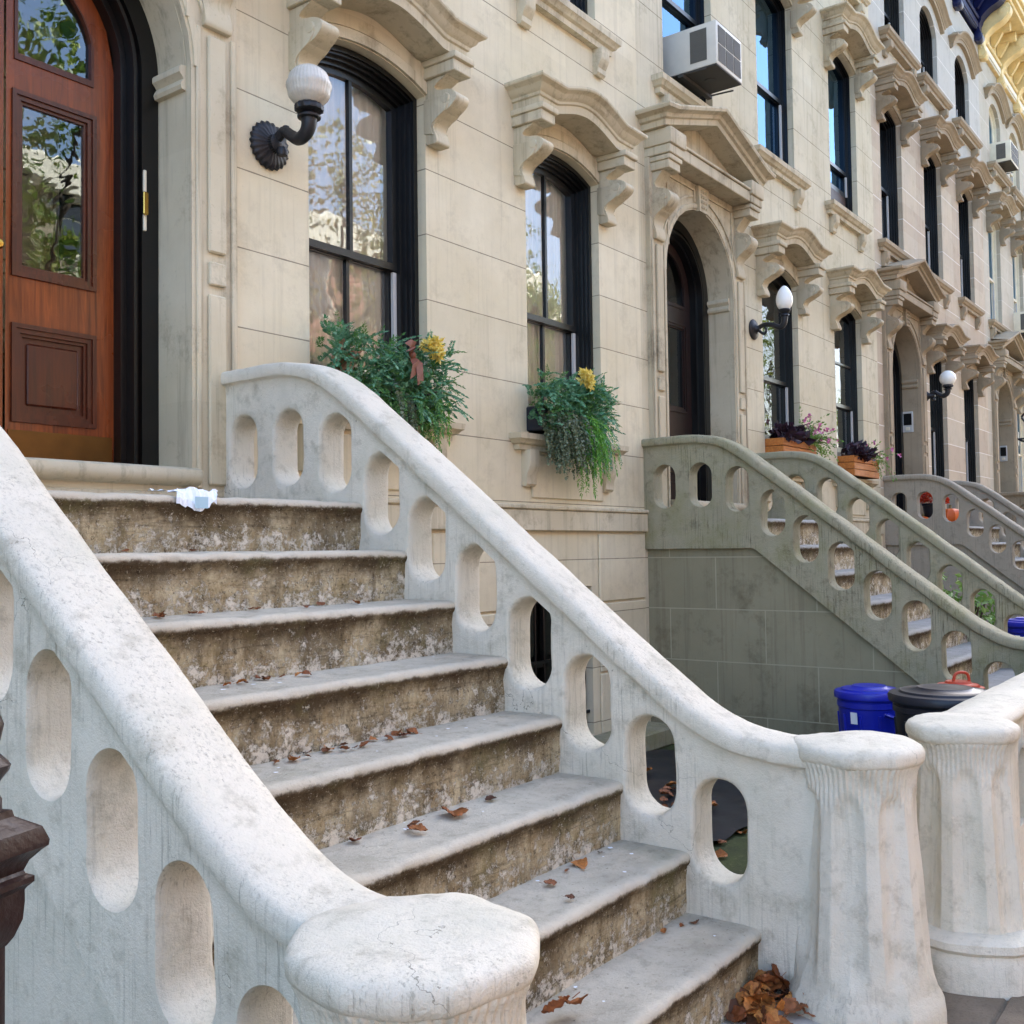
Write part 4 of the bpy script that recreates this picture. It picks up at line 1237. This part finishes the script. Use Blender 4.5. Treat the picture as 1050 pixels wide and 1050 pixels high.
# ------------------------------------------------------------------ leaves and flowers
def leafquad(b, p, d, n, L, W, fold=.0):
    """a pointed leaf from p along d with face normal about n"""
    d = d.normalized(); s = d.cross(n)
    if s.length < 1e-4: s = d.cross(Vector((.3, .5, .8)))
    s.normalize(); u = s.cross(d)
    m = p + d * L * .45
    v = [b.bm.verts.new(q) for q in (p, m - s * W * .5 + u * fold * L, p + d * L, m + s * W * .5 + u * fold * L)]
    b.bm.faces.new(v)
def rv(k=1): return Vector((random.uniform(-k, k), random.uniform(-k, k), random.uniform(-k, k)))
def sprig(b, p, d, L, nl, n, W, droop=.0, spread=.9, flat=False):
    p = Vector(p); d = Vector(d).normalized()
    st = L / n
    side = d.cross(Vector((0, 0, 1)))
    if side.length < .1: side = Vector((1, 0, 0))
    side.normalize()
    for i in range(n):
        d = (d + Vector((0, 0, -droop / n))).normalized()
        p = p + d * st
        u = 1 - .45 * i / n
        for sgn in (-1, 1):
            q = side * sgn if flat else (side * sgn + rv(.7))
            leafquad(b, p, d * .75 + q * spread, rv(), nl * u * random.uniform(.7, 1.2), W * u, .08)
    leafquad(b, p, d, rv(), nl, W)

def bloom(par, c, r, mat, n=90, name='flower_head', L=.042):
    b = MB(); c = Vector(c)
    subs = []
    for i in range(9):                                  # florets in loose bunches
        q = rv(); q.normalize(); q.y = -abs(q.y)
        subs.append(c + q * r * random.uniform(.35, .8))
    for s_ in subs:
        for i in range(n // 9):
            q = rv(); q.normalize()
            leafquad(b, s_ + q * r * .10, q + rv(.5), rv(), L * random.uniform(.7, 1.3), L * .6, .22)
    return obj(name, b, mat, par)

def evergreen(label, x0, x1, z, yc, hang, bx, fl, seed, full=1.0):
    random.seed(seed)
    t = thing('evergreen_arrangement', label, 'window box greenery', ((x0 + x1) / 2, yc, z), 'evergreen arrangements on the window sills')
    b = MB(); b.box(x0 + .06, x1 - .06, -.15, .05, z - .03, z + .15, .008); obj('liner_box', b, M['plastic_black'], t)
    W = x1 - x0
    lay = {}
    for nm in ('pine', 'cedarleaf', 'ivyleaf', 'brightleaf'): lay[nm] = MB()
    for i in range(int(470 * full)):
        x = random.uniform(x0 + .02, x1 - .02); u = (x - x0) / W
        p = (x, yc + random.uniform(-.10, .10), z + .08 + random.uniform(-.08, .30))
        d = (random.uniform(-.8, .8) + (u - .5) * .9, random.uniform(-1, -.1), random.uniform(-.6, 1.0))
        k = random.random()
        if k < .4: sprig(lay['pine'], p, d, random.uniform(.08, .15), .034, 11, .011, random.uniform(.2, .9), .85)
        else: sprig(lay['cedarleaf'], p, d, random.uniform(.08, .16), .040, 11, .019, random.uniform(.1, .8), .75, True)
    for (hx, hl, kind, cnt) in hang:
        for i in range(int(cnt * full)):
            p = (hx + random.gauss(0, .06), yc - random.uniform(-.03, .12), z + .08 + random.uniform(-.10, .06))
            d = (random.uniform(-.22, .22), random.uniform(-.5, -.1), random.uniform(-.8, .1))
            L = hl * random.uniform(.4, .88)
            if kind == 'ivyleaf': sprig(lay[kind], p, d, L, .032, int(L / .016), .026, 3.2, 1.0)
            elif kind == 'brightleaf': sprig(lay[kind], p, d, L, .048, int(L / .016), .013, 3.0, .6)
            else: sprig(lay[kind], p, d, L, .036, int(L / .014), .014, 2.6, .7)
    for nm, bb in lay.items():
        obj({'pine': 'pine_sprays', 'cedarleaf': 'cedar_sprays', 'ivyleaf': 'trailing_stems', 'brightleaf': 'hanging_fern'}[nm], bb, M[nm], t)
    for c, r in fl: bloom(t, c, r, M['yellowpetal'], 230)
    for q in bx:
        b = MB(); q = Vector(q)
        for a, l, dz in ((-.6, .13, .07), (.5, .14, .07), (-.2, .15, -.14), (.3, .13, -.17), (-.9, .09, .02)):
            e = q + Vector((math.sin(a) * l, -.05, dz)); m_ = (q + e) / 2 + Vector((0, -.035, .02))
            s = Vector((.03, 0, .018))
            b.grid([[q - s * .4, m_ - s, e - s * .9], [q + s * .4, m_ + s, e + s * .9]])
        b.lathe([(.001, -.02), (.02, -.012), (.024, 0), (.02, .012), (.001, .02)], q + Vector((0, -.02, 0)), 'x', 10)
        obj('ribbon_bow', b, M['ribbon'], t, smooth=60)
    return t
evergreen('evergreen arrangement with a brown ribbon and yellow flower head in the window nearest the door', 4.12, 5.18, 2.47, -.13,
          [(4.70, .40, 'ivyleaf', 26), (4.90, .30, 'pine', 40), (4.98, .3, 'brightleaf', 14), (4.6, .3, 'pine', 30)], [(4.70, -.26, 2.78)], [((4.86, -.30, 2.83), .085)], 5, 1.1)
evergreen('evergreen arrangement trailing bright fern below the second window sill', 6.20, 7.10, 2.50, -.14,
          [(6.36, .44, 'ivyleaf', 60), (6.72, .60, 'brightleaf', 60), (6.92, .40, 'cedarleaf', 60), (6.55, .5, 'ivyleaf', 40), (6.80, .45, 'pine', 30)], [], [((6.60, -.30, 2.86), .085)], 8, 1.0)
# copper coloured poinsettia leaves standing behind the first arrangement
random.seed(3)
t = thing('dried_flower', 'copper pink dried leaves standing at the left of the first window', 'dried flower', (4.22, -.10, 2.6))
b = MB()
for i in range(16):
    q = Vector((random.uniform(-.9, .9), random.uniform(-1, -.1), random.uniform(.1, 1.2)))
    leafquad(b, Vector((4.22, -.12, 2.68)) + rv(.05), q, rv(), random.uniform(.10, .17), .05, .12)
obj('leaf_bract', b, M['orangeleaf'], t)
b = MB(); b.tube([(4.22, -.10, 2.6), (4.22, -.12, 2.7)], .008, 6); obj('stem', b, M['stemc'], t)

def flowerbox(label, x0, x1, z, seed, trail):
    random.seed(seed)
    t = thing('flower_box', label, 'flower box', ((x0 + x1) / 2, -.1, z), 'cedar flower boxes')
    b = MB()
    for k in range(3):
        za = z + .085 * k
        b.box(x0, x1, -.20, -.182, za + .003, za + .082, .004); b.box(x0, x1, .035, .05, za + .003, za + .082, .004)
        b.box(x0 - .016, x0 - .001, -.2, .05, za + .003, za + .082, .004); b.box(x1 + .001, x1 + .016, -.2, .05, za + .003, za + .082, .004)
    obj('box_boards', b, M['cedar'], t)
    b = MB(); b.box(x0, x1, -.18, .034, z + .01, z + .20); obj('soil', b, M['bark'], t)
    b = MB()
    for i in range(170):
        x = random.uniform(x0 + .02, x0 + (x1 - x0) * .62)
        p = Vector((x, random.uniform(-.24, .0), z + .25 + random.uniform(-.03, .16) * (1 - abs((x - x0) / (x1 - x0) * 1.6 - .5))))
        d = Vector((random.uniform(-1, 1), random.uniform(-1.2, .1), random.uniform(-.2, .8)))
        leafquad(b, p, d, rv(.6) + Vector((0, -.6, .6)), random.uniform(.08, .15), random.uniform(.06, .10), -.12)
    obj('dark_foliage', b, M['purple'], t)
    b = MB()
    for i in range(int(46 * trail)):
        x = random.uniform(x0 + (x1 - x0) * .6, x1 + .02)
        p = (x, random.uniform(-.2, -.02), z + .24)
        d = (random.uniform(-.3, 1.0), random.uniform(-1, .1), random.uniform(.0, 1.3))
        L = random.uniform(.2, .42)
        sprig(b, p, d, L, .05, 12, .024, random.uniform(.5, 2.2))
        if random.random() < .45:
            q = Vector(p) + Vector(d).normalized() * L * .95
            f = MB()
            for j in range(5): leafquad(f, q, rv(), rv(), .04, .035, .1)
            obj('blossom', f, M['pink'], t)
    obj('trailing_foliage', b, M['trailleaf'], t)
    return t
flowerbox('cedar flower box with purple leaves and pink trailing flowers, the nearer of the two', 10.68, 11.62, 2.50, 21, 1.0)
flowerbox('cedar flower box with a dark purple bushy plant, the farther of the two', 12.93, 13.88, 2.455, 22, .45)

def shrub(label, x, y, z, r, h, mat, seed, n=900):
    random.seed(seed)
    t = thing('shrub', label, 'shrub', (x, y, z))
    b = MB()
    for i in range(7): b.tube([(x, y, z), (x + random.uniform(-r, r) * .6, y + random.uniform(-r, r) * .6, z + h * .8)], .012, 5)
    obj('stems', b, M['bark'], t)
    b = MB()
    for i in range(n):
        q = rv(); q.normalize(); q *= random.uniform(.3, 1) ** .5
        p = Vector((x + q.x * r, y + q.y * r, z + h * .55 + q.z * h * .5))
        leafquad(b, p, rv(), rv(), .09, .05, .1)
    obj('foliage', b, mat, t)
shrub('leafy green shrub between the second and third stoops', 12.0, -1.6, -.03, .55, 1.25, M['trailleaf'], 31)

# ------------------------------------------------------------------ rubbish bins
def bin_(label, x, y, r, h, mat, lidmat, kind='round', zb=-.03):
    t = thing('rubbish_bin', label, 'rubbish bin', (x, y, zb), 'rubbish bins in the areaway')
    b = MB()
    b.lathe([(r * .76, 0), (r * .80, .02), (r * .93, h - .10), (r * .97, h - .095), (r * .97, h - .06), (r * .95, h - .055), (r * .98, h - .02)], (x, y, zb), 'z', 40)
    for k in range(10):
        a = 2 * math.pi * k / 10
        ca, sa = math.cos(a), math.sin(a)
        b.tube([(x + ca * r * .79, y + sa * r * .79, zb + .06), (x + ca * r * .915, y + sa * r * .915, zb + h - .14)], .012, 6)
    o = obj('bin_body', b, mat, t, smooth=40)
    b = MB()
    b.lathe([(r * 1.0, -.035), (r * 1.05, -.035), (r * 1.06, -.005), (r * 1.03, .01), (r * .86, .014), (r * .83, .026), (r * .80, .024), (r * .55, .034), (r * .5, .046), (r * .46, .044), (r * .2, .050), (.004, .052)], (x, y, zb + h), 'z', 48)
    obj('bin_lid', b, lidmat, t, smooth=40)
    for sx in (-1, 1):
        b = MB(); b.tube(crom([(x + sx * r * .93 * .6 - .05, y - r * .78, zb + h - .12), (x + sx * r * .6, y - r * .92, zb + h - .15), (x + sx * r * .6 + .08 * sx, y - r * .74, zb + h - .12)], 4), .012, 6)
        obj('bin_handle', b, mat, t, smooth=60)
    if kind:
        d_ = Vector((-x, -4.5 - y, 0)).normalized(); s_ = Vector((-d_.y, d_.x, 0))
        for (a_, z_, w_, h_) in ((-.5, h - .20, .05, .08),):
            b = MB()
            for i_ in range(2):
                pass
            n_ = (d_ * math.cos(a_) + s_ * math.sin(a_)); s2 = Vector((-n_.y, n_.x, 0)); c0 = Vector((x, y, zb + z_)) + n_ * (r * .945)
            b.quad(c0 - s2 * w_ / 2, c0 + s2 * w_ / 2, c0 + s2 * w_ / 2 + Vector((0, 0, h_)) + n_ * .006, c0 - s2 * w_ / 2 + Vector((0, 0, h_)) + n_ * .006)
            obj('sticker', b, M['paper'], t)
    return t
bin_('round blue plastic bin', 7.40, -2.10, .225, .60, M['plastic_blue'], M['plastic_blue'])
bin_('round black bin with a dark lid', 6.53, -2.83, .305, .735, M['plastic_black'], M['plastic_black'])
r = bin_('black bin with a red panel and handle on its lid, behind the others', 7.33, -2.71, .155, .675, M['plastic_black'], M['plastic_red'])
b = MB(); b.tube(crom([(7.29, -2.69, .68), (7.295, -2.70, .735), (7.33, -2.73, .75), (7.365, -2.76, .735), (7.37, -2.77, .68)], 5), .010, 8); obj('lid_handle', b, M['plastic_red'], r, smooth=60)
bin_('blue bin behind the olive stoop', 11.7, -2.36, .27, .82, M['plastic_blue'], M['plastic_blue'])

# ------------------------------------------------------------------ autumn pots on the third stoop's landing
random.seed(41)
def pumpkin(label, x, y, z, r):
    t = thing('pumpkin', label, 'pumpkin', (x, y, z), 'pumpkins on the landing')
    b = MB()
    b.lathe(crom([(.02, .03), (r * .5, .0), (r * .9, r * .35), (r, r * .8), (r * .8, r * 1.3), (r * .35, r * 1.5), (.02, r * 1.42)], 4), (x, y, z), 'z', 60, lambda a, h: 1 - .09 * abs(math.sin(a * 5)) ** .5 + .05)
    obj('pumpkin_skin', b, M['pumpkin'], t, smooth=60)
    b = MB(); b.tube([(x, y, z + r * 1.4), (x + .01, y, z + r * 1.6), (x + .03, y, z + r * 1.75)], [.03, .02, .022], 8); obj('stalk', b, M['stemc'], t)
pumpkin('large orange pumpkin seen through the third slot of the brown grey stoop', 15.62, -.64, 1.835, .17)
pumpkin('small orange pumpkin beside the potted mum', 15.40, -.32, 1.835, .10)
t = thing('potted_mum', 'red chrysanthemums in a tall black pot', 'potted plant', (15.6, -.42, 1.83))
b = MB(); b.lathe([(.10, 0), (.11, .02), (.14, .30), (.155, .31), (.155, .34)], (15.6, -.42, 1.832), 'z', 24); obj('pot', b, M['plastic_black'], t, smooth=40)
b = MB()
for i in range(420):
    q = rv(); q.normalize(); q.z = abs(q.z) * .8
    p = Vector((15.6, -.42, 2.19)) + q * .18
    leafquad(b, p, q + rv(.9), rv(), .05, .04, .15)
obj('mum_flowers', b, M['redpetal'], t)

# ------------------------------------------------------------------ intercoms
def intercom(label, x, y, z, s=1):
    t = thing('intercom', label, 'intercom', (x, y, z))
    b = MB(); b.box(x - .02, x + .0, y - .08 * s, y + .08 * s, z - .16, z + .16, .008); obj('case', b, M['jambgrey'], t)
    b = MB(); b.box(x - .026, x - .0205, y - .06 * s, y + .06 * s, z - .05, z + .13, .002); obj('screen', b, M['black'], t)
    b = MB(); b.box(x - .03, x - .0205, y - .03, y + .03, z - .13, z - .08, .003); obj('call_button', b, M['ivory'], t)
intercom('black and white door intercom in the third doorway', 15.82 + .709, .16, 3.47)
intercom('small white intercom panel in the farthest doorway', 22.5 + .709, .16, 3.42, .9)

# ------------------------------------------------------------------ iron post at the left edge
px, py = .648, -3.19
t = thing('iron_post', 'dark red brown cast iron railing post at the left edge of the picture', 'railing post', (px, py, 0))
rot4 = lambda a, h: math.cos(math.pi / 4) / math.cos(((a + .5) % (math.pi / 2)) - math.pi / 4) * 1.25
b = MB()
b.lathe([(.028, 0), (.028, 1.12), (.030, 1.125)], (px, py, 0), 'z', 40, rot4)
obj('shaft', b, M['redironA'], t, smooth=35)
b = MB()
b.lathe([(.029, 1.118), (.036, 1.128), (.044, 1.148), (.046, 1.17), (.046, 1.184), (.048, 1.187), (.055, 1.193), (.055, 1.200), (.047, 1.204), (.045, 1.208), (.050, 1.220), (.062, 1.232), (.068, 1.236), (.069, 1.243), (.062, 1.260), (.036, 1.276), (.034, 1.284), (.02, 1.287)], (px, py, 0), 'z', 96, rot4)
obj('post_cap', b, M['redironA'], t, smooth=30, jit=.0008, jscale=40)
b = MB()
b.lathe([(.03, 1.285), (.030, 1.30), (.022, 1.312), (.030, 1.325), (.038, 1.335), (.040, 1.342), (.030, 1.352), (.022, 1.362), (.028, 1.372), (.032, 1.392), (.026, 1.408), (.012, 1.415), (.002, 1.418)], (px, py, 0), 'z', 20, lambda a, h: 1 + .06 * math.cos(a * 8))
obj('finial', b, M['redironA'], t, smooth=50)
b = MB()
for z in (.2, .98): b.box(-2.5, px - .03, py - .012, py + .012, z, z + .03)
t2 = thing('iron_railing', 'dark iron railing running left from the red brown post', 'railing', (-1, py, 0))
obj('rail', b, M['redironA'], t2)
for k in range(18):
    b = MB(); x = px - .2 - k * .17; b.tube([(x, py, 0), (x, py, 1.1)], .009, 6); b.lathe([(.009, 1.1), (.016, 1.12), (.001, 1.19)], (x, py, 0), 'z', 8); obj('picket', b, M['redironA'], t2)

# ------------------------------------------------------------------ litter and fallen leaves
t = thing('crumpled_paper', 'crumpled white and pale blue paper lying on the top step', 'litter', (2.5, -1.0, 1.83))
random.seed(9)
b = MB()
rows = []
for i in range(15):
    r = []
    for j in range(9):
        u, v = i / 14, j / 8
        x = 2.48 + .19 * u + .02 * math.sin(v * 5)
        y = -.98 - .105 * v
        z = 1.842 + .016 * abs(noise.noise(Vector((u * 5, v * 5, 1)))) * 2 - (max(0, v - .62) * .23 * (1 - abs(u - .5) * .9))
        if v > .75: y = -1.068 - .01 * noise.noise(Vector((u * 7, v * 9, 0)))
        r.append((x, y + .012 * noise.noise(Vector((u * 9, v * 7, 4))), z))
    rows.append(r)
b.grid(rows)
obj('paper_sheet', b, M['paper'], t)
b = MB(); b.grid([[(2.535 + .06 * u, -1.084 - .003 * u, 1.822 - .045 * v) for u in (0, .5, 1)] for v in (0, .5, 1)]); obj('printed_patch', b, M['bluetint'], t)
b = MB(); b.grid([[(2.38 + .13 * u, -1.03 + .03 * v + .01 * math.sin(u * 9), 1.842 + .018 * abs(noise.noise(Vector((u * 6, v * 3, 7))))) for u in [k / 8 for k in range(9)]] for v in (0, .5, 1)]); obj('torn_strip', b, M['paper'], t)

def leafmesh(seed, L=.10, lobes=3):
    rr = random.Random(seed)
    b = MB()
    n = 15
    curl = rr.uniform(-2.4, 2.4); twist = rr.uniform(-.7, .7); cup = rr.uniform(.2, 1.0)
    rows = []
    for i in range(n + 1):
        u = i / n
        w = .42 * (math.sin(math.pi * min(1, u * 1.02)) ** .7) * (1 + .09 * math.sin(u * 6.28 * lobes + seed)) + .01
        row = []
        for v in (-1, -.72, -.4, -.12, 0, .12, .4, .72, 1):
            x = u; y = v * w
            z = cup * (abs(v) * w) ** 1.3 * .6 + .10 * noise.noise(Vector((u * 4, v * 3, seed))) + .02 * (abs(v) < .05) * -1 + .025 * math.sin(u * 40) * abs(v)
            a = curl * (u - .4)
            xx = (u - .5) * math.cos(a * .5); zz = z + .35 * (u - .5) ** 2 * curl * .6
            ct, s_ = math.cos(twist * (u - .5)), math.sin(twist * (u - .5))
            row.append((xx * L, (y * ct - zz * s_ * .4) * L, (zz * ct + y * s_) * L))
        rows.append(row)
    b.grid(rows)
    b.tube([(-.5 * L, 0, 0), (-.78 * L, .03 * L, .04 * L)], .012 * L, 4)
    return b
protos = {}
def leafproto(i, mat):
    o = obj('fallen_leaf', leafmesh(i, .10, 2 + i % 3), mat, smooth=80)
    return o
L0 = [leafproto(i, M['dead'] if i % 2 else M['dead2']) for i in range(8)]
cnt = [0]
def leaf(x, y, z, s, label, group, rx=None, ry=None, k=None, rz=None):
    k = random.randrange(8) if k is None else k
    if cnt[0] < 8 and k < 99:
        k = cnt[0]; o = L0[k]
    else:
        o = L0[k].copy(); COL.objects.link(o)
    cnt[0] += 1
    o.location = (x, y, z); o.scale = (s, s, s)
    o.rotation_euler = (random.uniform(-.4, .4) if rx is None else rx, random.uniform(-.4, .4) if ry is None else ry, random.uniform(0, 6.28) if rz is None else rz)
    o['label'] = label; o['category'] = 'leaf'; o['group'] = group
    return o
random.seed(77)
PILE = 'dry brown leaf in the heap at the foot of the right newel'
for i in range(64):
    a = random.uniform(0, 6.28); q = random.random() ** .6
    x = 3.40 + math.cos(a) * q * .20; y = -3.03 + math.sin(a) * q * .15
    leaf(x, y, .062 + (1 - q) * random.uniform(.01, .085), random.uniform(.65, 1.15), PILE, 'dry leaves heaped at the right newel', random.uniform(-.8, .8), random.uniform(-.8, .8))
for nm, k, x, y, s, lab in (('', 5, 2.73, -2.215, 1.05, 'broad brown leaf lying at the back of a middle step'), ('', 5, 2.50, -2.26, .6, 'small curled leaf left of the broad brown leaf'),
        ('', 6, 2.88, -2.50, .5, 'pale flat leaf on the third step from the bottom'), ('', 6, 2.80, -2.63, .35, 'tiny twisted leaf near the nosing of the third step from the bottom'),
        ('', 6, 3.12, -2.46, .7, 'narrow rolled leaf against the riser near the right balustrade'), ('', 5, 2.95, -2.20, .5, 'small dark leaf at the back of a middle step right of the broad leaf')):
    leaf(x, y, 1.83 - .224 * k + .009, s, lab, 'single leaves on the steps', .1, .1)
for i in range(2):
    leaf(2.47 + .06 * i, -2.80 - .02 * i, .29 + .02, 1.0, 'drooping dark leaf beside the foreground newel cap', 'dark leaves behind the left newel', .7 - i, .4)
for k, x0, x1, n in ((4, 2.2, 2.9, 24), (3, 2.1, 2.6, 12), (2, 2.0, 2.35, 14), (5, 2.3, 2.6, 3), (6, 3.0, 3.4, 3), (7, 3.1, 3.45, 3), (1, 1.95, 2.6, 3), (2, 2.5, 3.3, 5)):
    for i in range(n):
        leaf(random.uniform(x0, x1), -1.05 - .275 * k + random.uniform(.20, .268), 1.83 - .224 * k + .007, random.uniform(.2, .5), 'leaf crumb swept against the foot of a riser', 'leaf crumbs on the steps')
for i in range(70):
    x = random.uniform(4.4, 7.4); y = random.uniform(-2.2, -.2)
    leaf(x, y, .03 if (5.0 < x and y > -1.95) else -.015, random.uniform(.6, 1.2), 'brown leaf on the areaway floor behind the white balustrade', 'leaves on the areaway floor')
# paint chips and plaster crumbs
b = MB()
random.seed(15)
for i in range(46):
    k = random.randrange(1, 8); x = random.uniform(1.75, 3.4); y = -1.05 - .275 * k + random.uniform(.05, .27); z = 1.83 - .224 * k + .004
    c_ = Vector((x, y, z)); r = random.uniform(.004, .013)
    b.poly([c_ + Vector((r * math.cos(a) * random.uniform(.6, 1.2), r * math.sin(a), .004)) for a in (0, 1.3, 2.4, 3.6, 5)])
o = obj('paint_chips', b, M['paper']); o['kind'] = 'stuff'; o['label'] = 'white flakes of paint scattered over the steps'; o['category'] = 'paint flakes'

t = thing('plastic_sheet', 'crumpled black sheet covering the areaway bed behind the white balustrade', 'sheet', (6, -1.2, 0))
b = MB()
b.grid([[(5.05 + 2.3 * i / 30, -1.95 + 1.6 * j / 22, -.015 + .035 * (noise.noise(Vector((i * .35, j * .35, 0))) + .5)) for j in range(23)] for i in range(31)])
obj('sheet', b, M['tarp'], t, smooth=60)
b = MB(); b.box(5.0, 7.9, -.36, -.02, -.03, .12, .015)
o = obj('areaway_ledge', b, M['stoop2'], jit=.004); o['label'] = 'low grey ledge along the foot of the cream house'; o['category'] = 'ledge'

# ------------------------------------------------------------------ across the street: seen in the window panes
def opposite(label, x0, x1, h, mat):
    t = thing('brick_house', label, 'house', (x0, -17, -.3), 'brick houses across the street')
    b = MB(); b.box(x0, x1, -27, -17, -.3, h); obj('wall', b, mat, t)
    b = MB(); b.box(x0 + .01, x1 - .01, -17.0, -16.6, h - .7, h + .2, .1); obj('cornice', b, M['ivory'], t)
    for f in range(3):
        for k in range(3):
            x = x0 + (x1 - x0) * (k + .5) / 3; z = 1.9 + f * 3.2
            b = MB(); b.box(x - .55, x + .55, -17.02, -16.95, z, z + 2.0); w = obj('window', b, M['ivory'], t)
            b = MB(); b.box(x - .47, x + .47, -16.95, -16.93, z + .08, z + .97); b.box(x - .47, x + .47, -16.95, -16.93, z + 1.03, z + 1.92); obj('pane', b, M['oppwin'], w)
for i, (m_, lab) in enumerate((('brick', 'red brick house across the street, first'), ('brick2', 'pale brick house across the street'), ('brick', 'red brick house across the street opposite the pediment'), ('brick2', 'buff brick house farther along across the street'), ('brick', 'red brick house far along across the street'), ('brick2', 'buff brick house at the far end across the street'), ('brick', 'red brick house at the far end across the street'))):
    opposite(lab, -12 + i * 7.2, -12 + i * 7.2 + 7.19, 10.4 + (i % 3) * .5, M[m_])
def tree(label, x, y, h, r, mat, seed):
    random.seed(seed)
    t = thing('street_tree', label, 'tree', (x, y, -.2), 'street trees')
    b = MB()
    b.tube(crom([(x, y, -.3), (x + .1, y, h * .25), (x - .1, y + .1, h * .5), (x, y, h * .75)], 5), [.2 - .008 * k for k in range(16)], 10)
    cl = []
    for i in range(10):
        a = random.uniform(0, 6.28); e = random.uniform(.15, 1)
        z0 = h * random.uniform(.3, .6)
        p = Vector((x + math.cos(a) * r * e, y + math.sin(a) * r * e, h * random.uniform(.48, 1.0)))
        b.tube(crom([(x, y, z0), tuple((Vector((x, y, z0)) + p) / 2 + Vector((0, 0, .4))), tuple(p)], 4), [.07 - .006 * k for k in range(9)], 6)
        cl.append(p)
    obj('trunk', b, M['bark'], t, smooth=60)
    b = MB()
    for p in cl:
        q0 = r * random.uniform(.3, .5)
        for i in range(520):
            q = rv(); q.normalize(); q *= q0 * random.random() ** .5
            leafquad(b, p + q, rv(), rv(), .16, .10, .05)
    obj('crown', b, mat, t)
tree('yellowing street tree opposite the first window', 16.6, -12.2, 10.5, 3.0, M['autumn1'], 51)
tree('green street tree across the street', 24.6, -12.4, 11.5, 3.2, M['autumn2'], 52)
tree('tall yellow green street tree farther along', 33, -12.2, 12.0, 3.4, M['autumn1'], 53)
tree('street tree near the far end of the block', 40, -12.5, 11.0, 3.2, M['autumn2'], 54)
tree('street tree opposite the brown door', 9.6, -12.4, 11.0, 3.0, M['autumn2'], 55)

# ------------------------------------------------------------------ light, sky, camera
wd = bpy.data.worlds.new('World'); S.world = wd; wd.use_nodes = True
nt = wd.node_tree
sky = nt.nodes.new('ShaderNodeTexSky'); sky.sky_type = 'NISHITA'; sky.sun_disc = False
SUN_EL, SUN_ROT = R(37), R(62)
sky.sun_elevation = SUN_EL; sky.sun_rotation = SUN_ROT
sky.air_density = 1.0; sky.dust_density = 3.6; sky.ozone_density = 1.7
bg = nt.nodes['Background']; bg.inputs[1].default_value = .13
nt.links.new(sky.outputs[0], bg.inputs[0])
ld = bpy.data.lights.new('sun', 'SUN'); ld.energy = 4.0; ld.angle = R(.5); ld.color = (1, .97, .92)
lo = bpy.data.objects.new('sun', ld); COL.objects.link(lo)
d = Vector((math.sin(SUN_ROT) * math.cos(SUN_EL), math.cos(SUN_ROT) * math.cos(SUN_EL), math.sin(SUN_EL)))
lo.rotation_euler = (-d).to_track_quat('-Z', 'Y').to_euler()
lo.location = d * 40

yaw, pitch, roll = R(36.57718), R(2.03783), R(-.78209)
F = Vector((math.cos(yaw) * math.cos(pitch), math.sin(yaw) * math.cos(pitch), math.sin(pitch)))
R0 = Vector((math.sin(yaw), -math.cos(yaw), 0)); U0 = R0.cross(F)
Rt = R0 * math.cos(roll) + U0 * math.sin(roll); Up = U0 * math.cos(roll) - R0 * math.sin(roll)
cam = bpy.data.cameras.new('camera'); co = bpy.data.objects.new('camera', cam); COL.objects.link(co)
co.matrix_world = Matrix(((Rt.x, Up.x, -F.x, 0), (Rt.y, Up.y, -F.y, -4.5), (Rt.z, Up.z, -F.z, 1.6), (0, 0, 0, 1)))
cam.sensor_width = 36; cam.lens = 1074.233 / 1050 * 36; cam.clip_end = 2000; cam.clip_start = .05
S.camera = co
S.view_settings.view_transform = 'Standard'
S.view_settings.look = 'None'
S.view_settings.exposure = 2.9
S.view_settings.gamma = 1
